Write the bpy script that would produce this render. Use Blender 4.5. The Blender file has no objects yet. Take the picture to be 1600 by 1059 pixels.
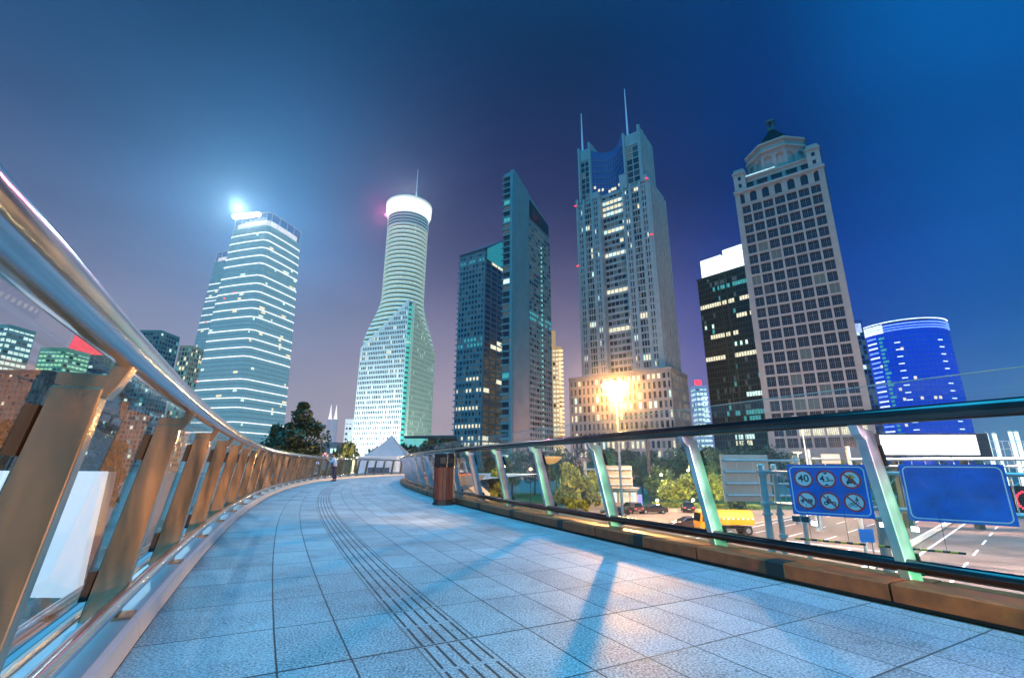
import bpy, bmesh, math, random
import numpy as np
from mathutils import Vector, Matrix
random.seed(7); rng = np.random.default_rng(7)
sc = bpy.context.scene; COL = sc.collection
R = math.radians
# ------------------------------------------------------------------ camera
FPX = 722.0; PITCH = math.atan((726.39-529.5)/FPX); ROLL = R(0.293)
_F = Vector((0, math.cos(PITCH), math.sin(PITCH))); _U0 = Vector((0, -math.sin(PITCH), math.cos(PITCH))); _X0 = Vector((1, 0, 0))
_R = _X0*math.cos(ROLL)+_U0*math.sin(ROLL); _U = -_X0*math.sin(ROLL)+_U0*math.cos(ROLL)
cam = bpy.data.cameras.new('camera'); camo = bpy.data.objects.new('camera', cam); COL.objects.link(camo)
cam.sensor_width = 36; cam.lens = FPX/1600*36; cam.clip_start = 0.05; cam.clip_end = 12000
camo.matrix_world = Matrix(((_R.x, _U.x, -_F.x, 0), (_R.y, _U.y, -_F.y, 0), (_R.z, _U.z, -_F.z, 1.0), (0, 0, 0, 1)))
sc.camera = camo
# ------------------------------------------------------------------ world
def new_world():
    w = bpy.data.worlds.new('World'); sc.world = w; w.use_nodes = True
    nt = w.node_tree; N = nt.nodes; L = nt.links; N.clear()
    out = N.new('ShaderNodeOutputWorld'); bg = N.new('ShaderNodeBackground'); L.new(bg.outputs[0], out.inputs[0])
    tc = N.new('ShaderNodeTexCoord'); nrm = N.new('ShaderNodeVectorMath'); nrm.operation = 'NORMALIZE'; L.new(tc.outputs['Generated'], nrm.inputs[0])
    sep = N.new('ShaderNodeSeparateXYZ'); L.new(nrm.outputs[0], sep.inputs[0])
    def M(op, a, b=None, c=None, clamp=False):
        n = N.new('ShaderNodeMath'); n.operation = op; n.use_clamp = clamp
        for i, v in enumerate((a, b, c)):
            if v is None: continue
            if isinstance(v, (int, float)): n.inputs[i].default_value = v
            else: L.new(v, n.inputs[i])
        return n.outputs[0]
    el = M('ARCSINE', sep.outputs[2]); elf = M('DIVIDE', el, R(90), clamp=True)
    az = M('ARCTAN2', sep.outputs[0], sep.outputs[1])       # 0 = ahead, + = right
    def lin(c): return tuple(((v/255)/12.92 if v/255 < .04045 else (((v/255)+.055)/1.055)**2.4) for v in c)+(1,)
    def ramp(stops):
        r = N.new('ShaderNodeValToRGB'); r.color_ramp.interpolation = 'B_SPLINE'; e = r.color_ramp.elements
        while len(e) < len(stops): e.new(.5)
        for i, (p, c) in enumerate(stops): e[i].position = p; e[i].color = lin(c)
        L.new(elf, r.inputs[0]); return r.outputs[0]
    left = ramp([(0, (178, 172, 186)), (.11, (150, 148, 170)), (.25, (80, 100, 142)), (.40, (28, 64, 108)), (.60, (6, 32, 70)), (1, (8, 70, 120))])
    mid = ramp([(0, (196, 180, 186)), (.11, (164, 150, 168)), (.23, (90, 88, 128)), (.35, (34, 44, 92)), (.54, (4, 22, 64)), (1, (6, 62, 115))])
    right = ramp([(0, (110, 110, 160)), (.07, (46, 78, 175)), (.2, (12, 54, 150)), (.34, (6, 40, 104)), (.6, (4, 42, 96)), (1, (10, 80, 145))])
    far = ramp([(0, (120, 170, 190)), (.08, (50, 115, 180)), (.2, (14, 80, 165)), (.4, (4, 84, 155)), (.6, (2, 84, 150)), (1, (14, 110, 175))])
    back = ramp([(0, (70, 120, 160)), (.12, (60, 135, 185)), (.4, (30, 130, 190)), (1, (14, 130, 190))])
    def mix(f, a, b):
        m = N.new('ShaderNodeMix'); m.data_type = 'RGBA'; L.new(f, m.inputs[0]); L.new(a, m.inputs[6]); L.new(b, m.inputs[7]); return m.outputs[2]
    def ss(v, a, b):
        n = N.new('ShaderNodeMapRange'); n.interpolation_type = 'SMOOTHSTEP'; L.new(v, n.inputs[0]); n.inputs[1].default_value = a; n.inputs[2].default_value = b; return n.outputs[0]
    c = mix(ss(az, R(-32), R(2)), left, mid)
    c = mix(ss(az, R(6), R(33)), c, right)
    c = mix(ss(az, R(32), R(52)), c, far)
    c = mix(ss(M('ABSOLUTE', az), R(60), R(100)), c, back)
    # broad glow painted into the sky colour round the banded tower's crown
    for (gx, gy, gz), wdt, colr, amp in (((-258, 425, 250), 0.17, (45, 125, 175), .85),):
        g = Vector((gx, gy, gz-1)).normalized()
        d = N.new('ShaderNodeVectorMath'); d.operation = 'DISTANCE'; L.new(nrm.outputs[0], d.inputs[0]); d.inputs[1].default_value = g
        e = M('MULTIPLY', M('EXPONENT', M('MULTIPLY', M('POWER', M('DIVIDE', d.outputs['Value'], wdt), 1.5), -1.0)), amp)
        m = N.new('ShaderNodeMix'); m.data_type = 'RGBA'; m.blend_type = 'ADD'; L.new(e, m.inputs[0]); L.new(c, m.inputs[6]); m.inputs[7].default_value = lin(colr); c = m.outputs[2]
    nz = N.new('ShaderNodeTexNoise'); nz.inputs['Scale'].default_value = 1.6; nz.inputs['Detail'].default_value = 6; mpn = N.new('ShaderNodeMapping'); mpn.inputs['Scale'].default_value = (1, 1, 3.2); L.new(nrm.outputs[0], mpn.inputs[0]); L.new(mpn.outputs[0], nz.inputs['Vector'])
    st = ss(nz.outputs[0], .3, .7); k = M('MULTIPLY_ADD', st, .26, .87)
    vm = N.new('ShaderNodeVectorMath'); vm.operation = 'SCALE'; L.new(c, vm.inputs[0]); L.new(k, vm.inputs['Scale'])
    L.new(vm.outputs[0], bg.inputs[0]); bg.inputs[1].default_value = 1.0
new_world()
sc.view_settings.view_transform = 'Standard'; sc.view_settings.look = 'None'; sc.view_settings.exposure = 0.0; sc.view_settings.gamma = 1
sc.cycles.use_denoising = True; sc.cycles.max_bounces = 8; sc.cycles.transparent_max_bounces = 24; sc.cycles.sample_clamp_indirect = 4
sc.cycles.caustics_reflective = False; sc.cycles.caustics_refractive = False; sc.cycles.diffuse_bounces = 3; sc.cycles.volume_bounces = 0; sc.cycles.volume_max_steps = 64
# added blue fill sun, standing in for sky and LED tower light
def lamp(name, kind, loc, target, color, power, size=0.3, spot=60, blend=.5):
    l = bpy.data.lights.new(name, kind); o = bpy.data.objects.new(name, l); COL.objects.link(o); l.color = color; l.energy = power
    o.location = loc
    if target is not None: o.rotation_euler = (Vector(target)-Vector(loc)).to_track_quat('-Z', 'Y').to_euler()
    if kind == 'SUN': l.angle = size
    else: l.shadow_soft_size = size
    if kind == 'SPOT': l.spot_size = R(spot); l.spot_blend = blend
    return o
FILL_SUN = lamp('blue_fill_sun', 'SUN', (-14, -16, 120), (0, 0, 0), (0.02, 0.54, 1.0), 5.2, R(55))
LAMP = Vector((10.3, 45.5, 8.8))
lamp('sodium_lamp_throw', 'SPOT', LAMP-Vector((0.2, .9, .25)), (1.0, 6, 0), (1.0, .70, .46), 165000, .14, 62, .6)
lamp('sodium_lamp_glow', 'POINT', LAMP+Vector((0, -.2, -.9)), None, (1.0, .50, .16), 60000, .5)
# ------------------------------------------------------------------ pixel <-> place
def ray(px, py):
    return _F + _R*((px-800)/FPX) + _U*((529.5-py)/FPX)
def G(px, py, z=0.0):
    d = ray(px, py); t = (z-1.0)/d.z; return Vector((d.x*t, d.y*t, z))
def AT(px, py, Y):
    d = ray(px, py); t = Y/d.y; return Vector((d.x*t, Y, 1+d.z*t))
def ZAT(px, py, X, Y):
    d = ray(px, py); t = math.hypot(X, Y)/math.hypot(d.x, d.y); return 1+d.z*t
GZ = -6.5
# ------------------------------------------------------------------ materials
def nodes(m): m.use_nodes = True; nt = m.node_tree; return nt, nt.nodes, nt.links, nt.nodes['Principled BSDF']
def mat(name, col, rough=.6, metal=0.0, emis=None, es=0.0, noise=0.0, nscale=3.0, bump=0.0, spec=.5, stretch=None):
    m = bpy.data.materials.new(name); nt, N, L, b = nodes(m)
    b.inputs['Base Color'].default_value = (*col, 1); b.inputs['Roughness'].default_value = rough; b.inputs['Metallic'].default_value = metal
    b.inputs['Specular IOR Level'].default_value = spec
    if emis: b.inputs['Emission Color'].default_value = (*emis, 1); b.inputs['Emission Strength'].default_value = es
    if noise or bump:
        tc = N.new('ShaderNodeTexCoord'); n = N.new('ShaderNodeTexNoise'); n.inputs['Scale'].default_value = nscale; n.inputs['Detail'].default_value = 6
        v = tc.outputs['Object']
        if stretch:
            mp = N.new('ShaderNodeMapping'); mp.inputs['Scale'].default_value = stretch; L.new(v, mp.inputs[0]); v = mp.outputs[0]
        L.new(v, n.inputs['Vector'])
        if noise:
            r = N.new('ShaderNodeMapRange'); r.inputs[1].default_value = .3; r.inputs[2].default_value = .7; r.inputs[3].default_value = 1-noise; r.inputs[4].default_value = 1+noise
            L.new(n.outputs[0], r.inputs[0]); s = N.new('ShaderNodeVectorMath'); s.operation = 'SCALE'; s.inputs[0].default_value = col; L.new(r.outputs[0], s.inputs['Scale']); L.new(s.outputs[0], b.inputs['Base Color'])
            r2 = N.new('ShaderNodeMapRange'); r2.inputs[1].default_value = .3; r2.inputs[2].default_value = .7; r2.inputs[3].default_value = max(0.02, rough-noise*.3); r2.inputs[4].default_value = min(1, rough+noise*.3)
            L.new(n.outputs[0], r2.inputs[0]); L.new(r2.outputs[0], b.inputs['Roughness'])
        if bump:
            bp = N.new('ShaderNodeBump'); bp.inputs['Strength'].default_value = bump; bp.inputs['Distance'].default_value = .02; L.new(n.outputs[0], bp.inputs['Height']); L.new(bp.outputs[0], b.inputs['Normal'])
    return m
def emat(name, col, s):
    m = bpy.data.materials.new(name); nt, N, L, b = nodes(m)
    b.inputs['Base Color'].default_value = (.02, .02, .02, 1); b.inputs['Emission Color'].default_value = (*col, 1); b.inputs['Emission Strength'].default_value = s
    tc = N.new('ShaderNodeTexCoord'); n = N.new('ShaderNodeTexNoise'); n.inputs['Scale'].default_value = .7; L.new(tc.outputs['Object'], n.inputs['Vector'])
    r = N.new('ShaderNodeMapRange'); r.inputs[1].default_value = .3; r.inputs[2].default_value = .7; r.inputs[3].default_value = s*.72; r.inputs[4].default_value = s*1.25
    L.new(n.outputs[0], r.inputs[0]); L.new(r.outputs[0], b.inputs['Emission Strength'])
    return m
def glassmat(name, tint=(1, 1, 1), refl=1.0, haze=0.0, rough=.0):
    m = bpy.data.materials.new(name); nt, N, L, b = nodes(m); N.remove(b); out = N['Material Output']
    t = N.new('ShaderNodeBsdfTransparent'); t.inputs[0].default_value = (*tint, 1); g = N.new('ShaderNodeBsdfGlossy'); g.inputs['Roughness'].default_value = rough
    lw = N.new('ShaderNodeLayerWeight'); pw = N.new('ShaderNodeMath'); pw.operation = 'POWER'; L.new(lw.outputs['Facing'], pw.inputs[0]); pw.inputs[1].default_value = 4.0
    mu = N.new('ShaderNodeMath'); mu.operation = 'MULTIPLY_ADD'; mu.use_clamp = True; L.new(pw.outputs[0], mu.inputs[0]); mu.inputs[1].default_value = .55; mu.inputs[2].default_value = .05*refl
    mx = N.new('ShaderNodeMixShader'); L.new(mu.outputs[0], mx.inputs[0]); L.new(t.outputs[0], mx.inputs[1]); L.new(g.outputs[0], mx.inputs[2])
    if haze:
        d = N.new('ShaderNodeBsdfDiffuse'); d.inputs[0].default_value = (.75, .72, .7, 1); mx2 = N.new('ShaderNodeMixShader')
        tc = N.new('ShaderNodeTexCoord'); n = N.new('ShaderNodeTexNoise'); n.inputs['Scale'].default_value = 3.5; n.inputs['Detail'].default_value = 7; L.new(tc.outputs['Object'], n.inputs['Vector'])
        r = N.new('ShaderNodeMapRange'); r.inputs[1].default_value = .35; r.inputs[2].default_value = .75; r.inputs[3].default_value = haze*.4; r.inputs[4].default_value = haze*1.6; L.new(n.outputs[0], r.inputs[0])
        L.new(r.outputs[0], mx2.inputs[0]); L.new(mx.outputs[0], mx2.inputs[1]); L.new(d.outputs[0], mx2.inputs[2]); L.new(mx2.outputs[0], out.inputs[0])
    else: L.new(mx.outputs[0], out.inputs[0])
    return m
def N_sep(N, L, v):
    q = N.new('ShaderNodeSeparateColor'); L.new(v.outputs['Color'], q.inputs[0]); return q.outputs[0]
def wob_big(N, L, tc):
    q = N.new('ShaderNodeTexNoise'); q.inputs['Scale'].default_value = 3.1; q.inputs['Detail'].default_value = 9; q.inputs['Roughness'].default_value = .7; q.inputs['Distortion'].default_value = .6; L.new(tc.outputs['Object'], q.inputs['Vector']); return q.outputs[0]
def deckmat():
    m = bpy.data.materials.new('granite_paving'); nt, N, L, b = nodes(m)
    uv = N.new('ShaderNodeUVMap'); uv.uv_map = 'UVMap'; sep = N.new('ShaderNodeSeparateXYZ'); L.new(uv.outputs[0], sep.inputs[0])
    def M(op, a, b_=None, c=None, clamp=False):
        n = N.new('ShaderNodeMath'); n.operation = op; n.use_clamp = clamp
        for i, v in enumerate((a, b_, c)):
            if v is None: continue
            if isinstance(v, (int, float)): n.inputs[i].default_value = v
            else: L.new(v, n.inputs[i])
        return n.outputs[0]
    u, v = sep.outputs[0], sep.outputs[1]
    tc = N.new('ShaderNodeTexCoord')
    wob = N.new('ShaderNodeTexNoise'); wob.inputs['Scale'].default_value = 9; wob.inputs['Detail'].default_value = 3; L.new(tc.outputs['Object'], wob.inputs['Vector'])
    wv = M('MULTIPLY_ADD', wob.outputs[0], .006, -.003)
    u2 = M('ADD', u, wv); v2 = M('ADD', v, wv)
    TU, TV = .357, .72
    def line(x, period, off, half):     # 1 in the joint
        f = M('PINGPONG', M('SUBTRACT', x, off), period/2)
        n = N.new('ShaderNodeMapRange'); n.inputs[1].default_value = half*.55; n.inputs[2].default_value = half*1.3; n.inputs[3].default_value = 1; n.inputs[4].default_value = 0; L.new(f, n.inputs[0]); return n.outputs[0]
    cu = M('FLOOR', M('DIVIDE', M('SUBTRACT', u, .0), TU)); cv = M('FLOOR', M('DIVIDE', M('SUBTRACT', v, 3.8-7.2), TV))
    # joint width varies from row to row
    wn = N.new('ShaderNodeTexWhiteNoise'); wn.noise_dimensions = '1D'; L.new(M('ROUND', M('DIVIDE', u, TU)), wn.inputs['W'])
    ju = M('MULTIPLY', line(u2, TU, 0.0, .0055), M('MULTIPLY_ADD', wn.outputs[0], .35, .65))
    # tiles are about .71 wide left of the tactile strip: keep every other line there
    odd = M('GREATER_THAN', M('ABSOLUTE', M('SUBTRACT', u, TU)), .15); lft = M('LESS_THAN', u, .55)
    ju = M('MULTIPLY', ju, M('MAXIMUM', odd, M('SUBTRACT', 1.0, lft)))
    jv = line(v2, TV, 3.8-7.2, .0068); big = line(v2, TV*8, 3.8-TV*8, .0085)
    wn3 = N.new('ShaderNodeTexWhiteNoise'); wn3.noise_dimensions = '1D'; L.new(M('ROUND', M('DIVIDE', M('SUBTRACT', v, 3.8-7.2), TV)), wn3.inputs['W'])
    jv = M('MULTIPLY', jv, M('MULTIPLY_ADD', wn3.outputs[0], .3, .7))
    joint = M('MAXIMUM', M('MAXIMUM', ju, jv), big)
    # tactile strip: five fine dashed grooves between 1.43 and 1.79
    inside = M('MULTIPLY', M('GREATER_THAN', u, 1.455), M('LESS_THAN', u, 1.76))
    gr = line(u, .0714, 1.428+.0357, .0085)
    gap = M('GREATER_THAN', M('PINGPONG', M('SUBTRACT', v, 3.8-7.2), .18), .018)
    groove = M('MULTIPLY', M('MULTIPLY', inside, gr), gap)
    dark = M('MAXIMUM', joint, groove)
    # colour: speckled granite, one tone per slab, stains
    cmb = N.new('ShaderNodeCombineXYZ'); L.new(cu, cmb.inputs[0]); L.new(cv, cmb.inputs[1])
    wn2 = N.new('ShaderNodeTexWhiteNoise'); wn2.noise_dimensions = '2D'; L.new(cmb.outputs[0], wn2.inputs['Vector'])
    sp = N.new('ShaderNodeTexNoise'); sp.inputs['Scale'].default_value = 75; sp.inputs['Detail'].default_value = 4; L.new(tc.outputs['Object'], sp.inputs['Vector'])
    sp2 = N.new('ShaderNodeTexVoronoi'); sp2.inputs['Scale'].default_value = 95; L.new(tc.outputs['Object'], sp2.inputs['Vector'])
    big_n = N.new('ShaderNodeTexNoise'); big_n.inputs['Scale'].default_value = 1.1; big_n.inputs['Detail'].default_value = 8; big_n.inputs['Roughness'].default_value = .65; L.new(tc.outputs['Object'], big_n.inputs['Vector'])
    val = M('ADD', M('MULTIPLY_ADD', wn2.outputs[0], .09, .25), M('MULTIPLY_ADD', sp.outputs[0], 1.1, -.55))
    val = M('ADD', val, M('MULTIPLY_ADD', big_n.outputs[0], .40, -.20))
    val = M('SUBTRACT', val, M('MULTIPLY', M('LESS_THAN', sp2.outputs['Distance'], .24), .16))
    gum = N.new('ShaderNodeTexVoronoi'); gum.inputs['Scale'].default_value = 2.3; gum.inputs['Randomness'].default_value = 1; L.new(tc.outputs['Object'], gum.inputs['Vector'])
    gsel = M('GREATER_THAN', N_sep(N, L, gum), .62); spot = M('MULTIPLY', M('LESS_THAN', gum.outputs['Distance'], .035), gsel); val = M('SUBTRACT', val, M('MULTIPLY', spot, .16))
    dirt = N.new('ShaderNodeMapRange'); dirt.inputs[1].default_value = .52; dirt.inputs[2].default_value = .72; dirt.inputs[3].default_value = 0; dirt.inputs[4].default_value = .10; L.new(wob_big(N, L, tc), dirt.inputs[0]); val = M('SUBTRACT', val, dirt.outputs[0])
    val = M('MAXIMUM', val, .03)
    cr = N.new('ShaderNodeCombineColor'); L.new(M('MULTIPLY', val, 1.0), cr.inputs[0]); L.new(M('MULTIPLY', val, 1.0), cr.inputs[1]); L.new(M('MULTIPLY', val, 1.03), cr.inputs[2])
    mx = N.new('ShaderNodeMix'); mx.data_type = 'RGBA'; L.new(dark, mx.inputs[0]); L.new(cr.outputs[0], mx.inputs[6]); mx.inputs[7].default_value = (.006, .007, .01, 1); L.new(mx.outputs[2], b.inputs['Base Color'])
    rg = M('MULTIPLY_ADD', big_n.outputs[0], .5, .38); b.inputs['Specular IOR Level'].default_value = .35; L.new(rg, b.inputs['Roughness'])
    bp = N.new('ShaderNodeBump'); bp.inputs['Strength'].default_value = .35; bp.inputs['Distance'].default_value = .004
    L.new(M('SUBTRACT', M('MULTIPLY', sp.outputs[0], .6), M('MULTIPLY', dark, 1.5)), bp.inputs['Height']); L.new(bp.outputs[0], b.inputs['Normal'])
    return m
MT = dict(
 deck=deckmat(),
 steel=mat('brushed_steel', (.62, .60, .58), .30, 1.0, noise=.16, nscale=5, bump=.03, stretch=(1, 1, 6)),
 steel_tube=mat('polished_steel', (.60, .60, .62), .17, 1.0, noise=.14, nscale=3),
 steel_post=mat('orange_tinted_steel', (.58, .39, .24), .20, 1.0, noise=.20, nscale=2.2, bump=.03, stretch=(4, 4, .7)),  # orange lamp light put into the steel's base colour, with streaks
 kerb_metal=mat('pale_cladding', (.62, .64, .66), .35, .35, noise=.08, nscale=2),
 bronze=mat('brown_granite', (.40, .075, .02), .5, 0, noise=.28, nscale=9, bump=.1),
 dark=mat('dark_rubber', (.012, .012, .014), .5),
 darkmetal=mat('dark_metal', (.05, .05, .055), .4, .6),
 edge=mat('deck_edge_metal', (.35, .26, .17), .45, .5, noise=.15),
 glass=glassmat('railing_glass', (.95, .975, .97), 1.6, .035),
 glass_edge=mat('green_glass_edge', (.25, .42, .38), .2, 0, spec=.8),
 ground=mat('ground_concrete', (.15, .12, .10), .85, noise=.25, nscale=.15),
 plaza=mat('plaza_paving', (.30, .20, .14), .8, noise=.2, nscale=.25),
 asphalt=mat('asphalt', (.15, .115, .10), .6, noise=.3, nscale=.3),
 paint=mat('road_paint', (.8, .8, .78), .6), yellow=mat('yellow_paint', (.75, .42, .02), .45), white=mat('white_paint', (.8, .8, .8), .5),
 grass=mat('lawn', (.06, .10, .02), .9, noise=.3, nscale=1.5),
 galv=mat('galvanised_steel', (.45, .52, .52), .45, .5, noise=.12, nscale=2),
 signblue=mat('blue_sign_sheet', (.002, .12, .62), .42, 0, noise=.28, nscale=1.3, spec=.3), signwhite=mat('white_sign_sheet', (.78, .8, .8), .4), signred=mat('red_sign_sheet', (.6, .02, .03), .4), signblack=mat('black_sign_sheet', (.012, .012, .012), .4),
 signyellow=mat('orange_sign_sheet', (.85, .38, .02), .4),
 signback=mat('sign_back_aluminium', (.52, .48, .40), .6, .1, noise=.08, nscale=1),
 bark=mat('bark', (.07, .05, .035), .9, noise=.3, nscale=8, bump=.3),
)
# ------------------------------------------------------------------ mesh builder
class MB:
    def __init__(s): s.v = []; s.f = []; s.m = []; s.uv = []
    def face(s, pts, mi=0, uv=None):
        i = len(s.v); s.v += [tuple(p) for p in pts]; s.f.append(tuple(range(i, i+len(pts)))); s.m.append(mi); s.uv.append(uv)
    def hull(s, a, b, mi=0):        # two matching loops -> closed prism
        n = len(a); i = len(s.v); s.v += [tuple(p) for p in a]+[tuple(p) for p in b]
        s.f.append(tuple(range(i+n-1, i-1, -1))); s.f.append(tuple(range(i+n, i+2*n))); s.m += [mi, mi]; s.uv += [None, None]
        for k in range(n):
            q = (k+1) % n; s.f.append((i+k, i+q, i+n+q, i+n+k)); s.m.append(mi); s.uv.append(None)
    def box(s, c, sz, rot=0.0, mi=0):
        c = Vector(c); hx, hy, hz = sz[0]/2, sz[1]/2, sz[2]/2; cr, sr = math.cos(rot), math.sin(rot)
        def P(x, y, z): return (c.x+x*cr-y*sr, c.y+x*sr+y*cr, c.z+z)
        lo = [P(-hx, -hy, -hz), P(hx, -hy, -hz), P(hx, hy, -hz), P(-hx, hy, -hz)]; hi = [P(-hx, -hy, hz), P(hx, -hy, hz), P(hx, hy, hz), P(-hx, hy, hz)]
        s.hull(lo, hi, mi)
    def fbox(s, o, u, n, w, h, d, mi=0):   # panel: o = lower middle of the front, u along, n outward (front), goes back d
        o, u, n = Vector(o), Vector(u), Vector(n); z = Vector((0, 0, h))
        a = [o-u*w/2, o+u*w/2, o+u*w/2+z, o-u*w/2+z]; s.hull([p-n*d for p in a], a, mi)
    def tube(s, pts, r, seg=10, mi=0, cap=True):
        pts = [Vector(p) for p in pts]; n = len(pts); rs = r if isinstance(r, (list, tuple)) else [r]*n; base = len(s.v)
        up = Vector((0, 0, 1))
        for i, p in enumerate(pts):
            t = (pts[min(i+1, n-1)]-pts[max(i-1, 0)]).normalized()
            a = up if abs(t.z) < .9 else Vector((1, 0, 0)); x = t.cross(a).normalized(); y = x.cross(t).normalized()
            for k in range(seg):
                q = 2*math.pi*k/seg; s.v.append(tuple(p+(x*math.cos(q)+y*math.sin(q))*rs[i]))
        for i in range(n-1):
            for k in range(seg):
                a = base+i*seg+k; b = base+i*seg+(k+1) % seg; s.f.append((a, b, b+seg, a+seg)); s.m.append(mi); s.uv.append(None)
        if cap:
            s.f.append(tuple(base+k for k in range(seg))[::-1]); s.f.append(tuple(base+(n-1)*seg+k for k in range(seg))); s.m += [mi, mi]; s.uv += [None, None]
    def lathe(s, c, prof, seg=24, mi=0):
        c = Vector(c); base = len(s.v)
        for r, z in prof:
            for k in range(seg):
                q = 2*math.pi*k/seg; s.v.append((c.x+r*math.cos(q), c.y+r*math.sin(q), c.z+z))
        for i in range(len(prof)-1):
            for k in range(seg):
                a = base+i*seg+k; b = base+i*seg+(k+1) % seg; s.f.append((a, b, b+seg, a+seg)); s.m.append(mi); s.uv.append(None)
        s.f.append(tuple(base+k for k in range(seg))[::-1]); s.f.append(tuple(base+(len(prof)-1)*seg+k for k in range(seg))); s.m += [mi, mi]; s.uv += [None, None]
    def build(s, name, mats, parent=None, smooth=False, bevel=0.0, uvs=False, origin=None):
        if not isinstance(mats, (list, tuple)): mats = [mats]
        me = bpy.data.meshes.new(name); V = s.v
        o = bpy.data.objects.new(name, me)
        if origin is not None: V = [(a-origin[0], b-origin[1], c-origin[2]) for a, b, c in V]; o.location = origin
        me.from_pydata(V, [], s.f)
        for m in mats: me.materials.append(m)
        if len(mats) > 1: me.polygons.foreach_set('material_index', s.m)
        if uvs:
            l = me.uv_layers.new(name='UVMap'); k = 0
            for fi, f in enumerate(s.f):
                for j in range(len(f)):
                    l.data[k].uv = s.uv[fi][j] if s.uv[fi] else (0, 0); k += 1
        if smooth: me.polygons.foreach_set('use_smooth', [True]*len(s.f))
        me.validate(); me.update()
        if not uvs and len(s.f) < 20000:
            bm = bmesh.new(); bm.from_mesh(me); bmesh.ops.recalc_face_normals(bm, faces=bm.faces); bm.to_mesh(me); bm.free()
        COL.objects.link(o)
        if parent: o.parent = parent
        if bevel:
            b = o.modifiers.new('bevel', 'BEVEL'); b.width = bevel; b.segments = 2; b.limit_method = 'ANGLE'
        if smooth:
            try: me.shade_smooth_by_angle if False else None
            except Exception: pass
        return o
def tag(o, label=None, cat=None, group=None, kind=None):
    if label: o['label'] = label
    if cat: o['category'] = cat
    if group: o['group'] = group
    if kind: o['kind'] = kind
    return o
def thing(name, loc, label, cat, group=None):
    o = bpy.data.objects.new(name, None); COL.objects.link(o); o.location = loc; return tag(o, label, cat, group)
class W:   # MB whose build subtracts the parent's location so parts can be written in world coordinates
    pass
def part(mb, name, mats, root, **k):
    l = root.location
    if root.type == 'EMPTY' or root.parent is None: mb.v = [(a-l.x, b-l.y, c-l.z) for a, b, c in mb.v]
    return mb.build(name, mats, root, **k)
def root_of(o):
    while o.parent: o = o.parent
    return o
def sub(mb, name, mats, prt, **k):
    l = root_of(prt).location; mb.v = [(a-l.x, b-l.y, c-l.z) for a, b, c in mb.v]; return mb.build(name, mats, prt, **k)
# ------------------------------------------------------------------ the bridge path
KN = np.array([0, 4, 8, 12, 18, 26, 34, 44, 60.]); KV = np.array([-0.0141, -0.0102, -0.0067, -0.0099, -0.0085, -0.0119, -0.0249, -0.0252, -0.0252])
DS = .05; S0, S1 = -16.0, 59.0
_ss = np.arange(0, S1+DS, DS); _k = np.interp(_ss, KN, KV); _th = 2.0991+np.concatenate([[0], np.cumsum(_k[:-1])*DS])
_x = 0.0391+np.concatenate([[0], np.cumsum(np.cos(_th[:-1]))*DS]); _y = -1.0+np.concatenate([[0], np.cumsum(np.sin(_th[:-1]))*DS])
_sb = np.arange(-DS, S0-DS, -DS); _thb = 2.0991+KV[0]*_sb; _xb = .0391-np.cumsum(np.cos(_thb))*DS; _yb = -1.0-np.cumsum(np.sin(_thb))*DS
PS = np.concatenate([_sb[::-1], _ss]); PX = np.concatenate([_xb[::-1], _x]); PY = np.concatenate([_yb[::-1], _y]); PT = np.concatenate([_thb[::-1], _th])
def B(s, o, z=0.0):     # s along the left edge of the deck, o across it to the right
    x = float(np.interp(s, PS, PX)); y = float(np.interp(s, PS, PY)); t = float(np.interp(s, PS, PT))
    return Vector((x+o*math.sin(t), y-o*math.cos(t), z))
def TA(s): return float(np.interp(s, PS, PT))
WD = 4.80
# added spots without fixtures, near the camera, to colour posts and kerb
lamp('post_fill_spot', 'SPOT', B(-11.5, 2.3, 1.1), B(8, -.2, .6), (1.0, .45, .11), 11500, .2, 30, .7)
lamp('post_fill_spot', 'SPOT', B(6, 4.1, 1.0), B(20, -.2, .75), (1.0, .58, .20), 3600, .2, 40, .7)
lamp('kerb_fill_spot', 'SPOT', B(-9, 2.0, .75), B(7, 5.0, .08), (1.0, .42, .10), 5200, .25, 26, .8)
lamp('green_fill_spot', 'SPOT', B(-2.5, 4.2, .35), B(5.0, 5.2, .42), (.02, 1.0, .38), 3800, .12, 15, .9)
lamp('pink_fill_spot', 'SPOT', B(-8, 3.4, 1.6), B(9, 5.0, 1.05), (1.0, .74, .92), 9000, .2, 30, .8)
# deck: walking surface, slab, soffit
d = MB(); st = np.arange(S0+.5, S1-.5, .5)
for a, b in zip(st[:-1], st[1:]):
    n = 8
    for i in range(n):
        o0, o1 = WD*i/n, WD*(i+1)/n
        d.face([B(a, o0), B(a, o1), B(b, o1), B(b, o0)], 0, [(o0, a), (o1, a), (o1, b), (o0, b)])
tag(d.build('bridge_deck', MT['deck'], uvs=True), 'pale granite slab paving of the curved footbridge', kind='structure')
d = MB()
for a, b in zip(st[:-1], st[1:]):
    d.hull([B(a, -.62, -.012), B(a, WD+.95, -.012), B(a, WD-.3, -1.0), B(a, .4, -1.0)], [B(b, -.62, -.012), B(b, WD+.95, -.012), B(b, WD-.3, -1.0), B(b, .4, -1.0)])
tag(d.build('bridge_girder', mat('girder_paint', (.3, .3, .32), .6)), 'steel girder of the curved footbridge under its paving', kind='structure')
# left kerb: pale metal cladding in segments
d = MB(); PSTEP = 1.75; L0 = 2.95
sl = np.arange(L0-PSTEP*10, S1-3, PSTEP)
for a in sl:
    b = a+PSTEP-.008; m = np.linspace(a+.0, b, 4)
    for p, q in zip(m[:-1], m[1:]):
        prof = lambda s: [B(s, -.0, .0), B(s, -.02, .10), B(s, -.05, .12), B(s, -.34, .12), B(s, -.36, .0)]
        d.hull(prof(p), prof(q))
tag(d.build('kerb', MT['kerb_metal']), 'pale metal clad kerb under the outer railing', kind='structure')
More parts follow.
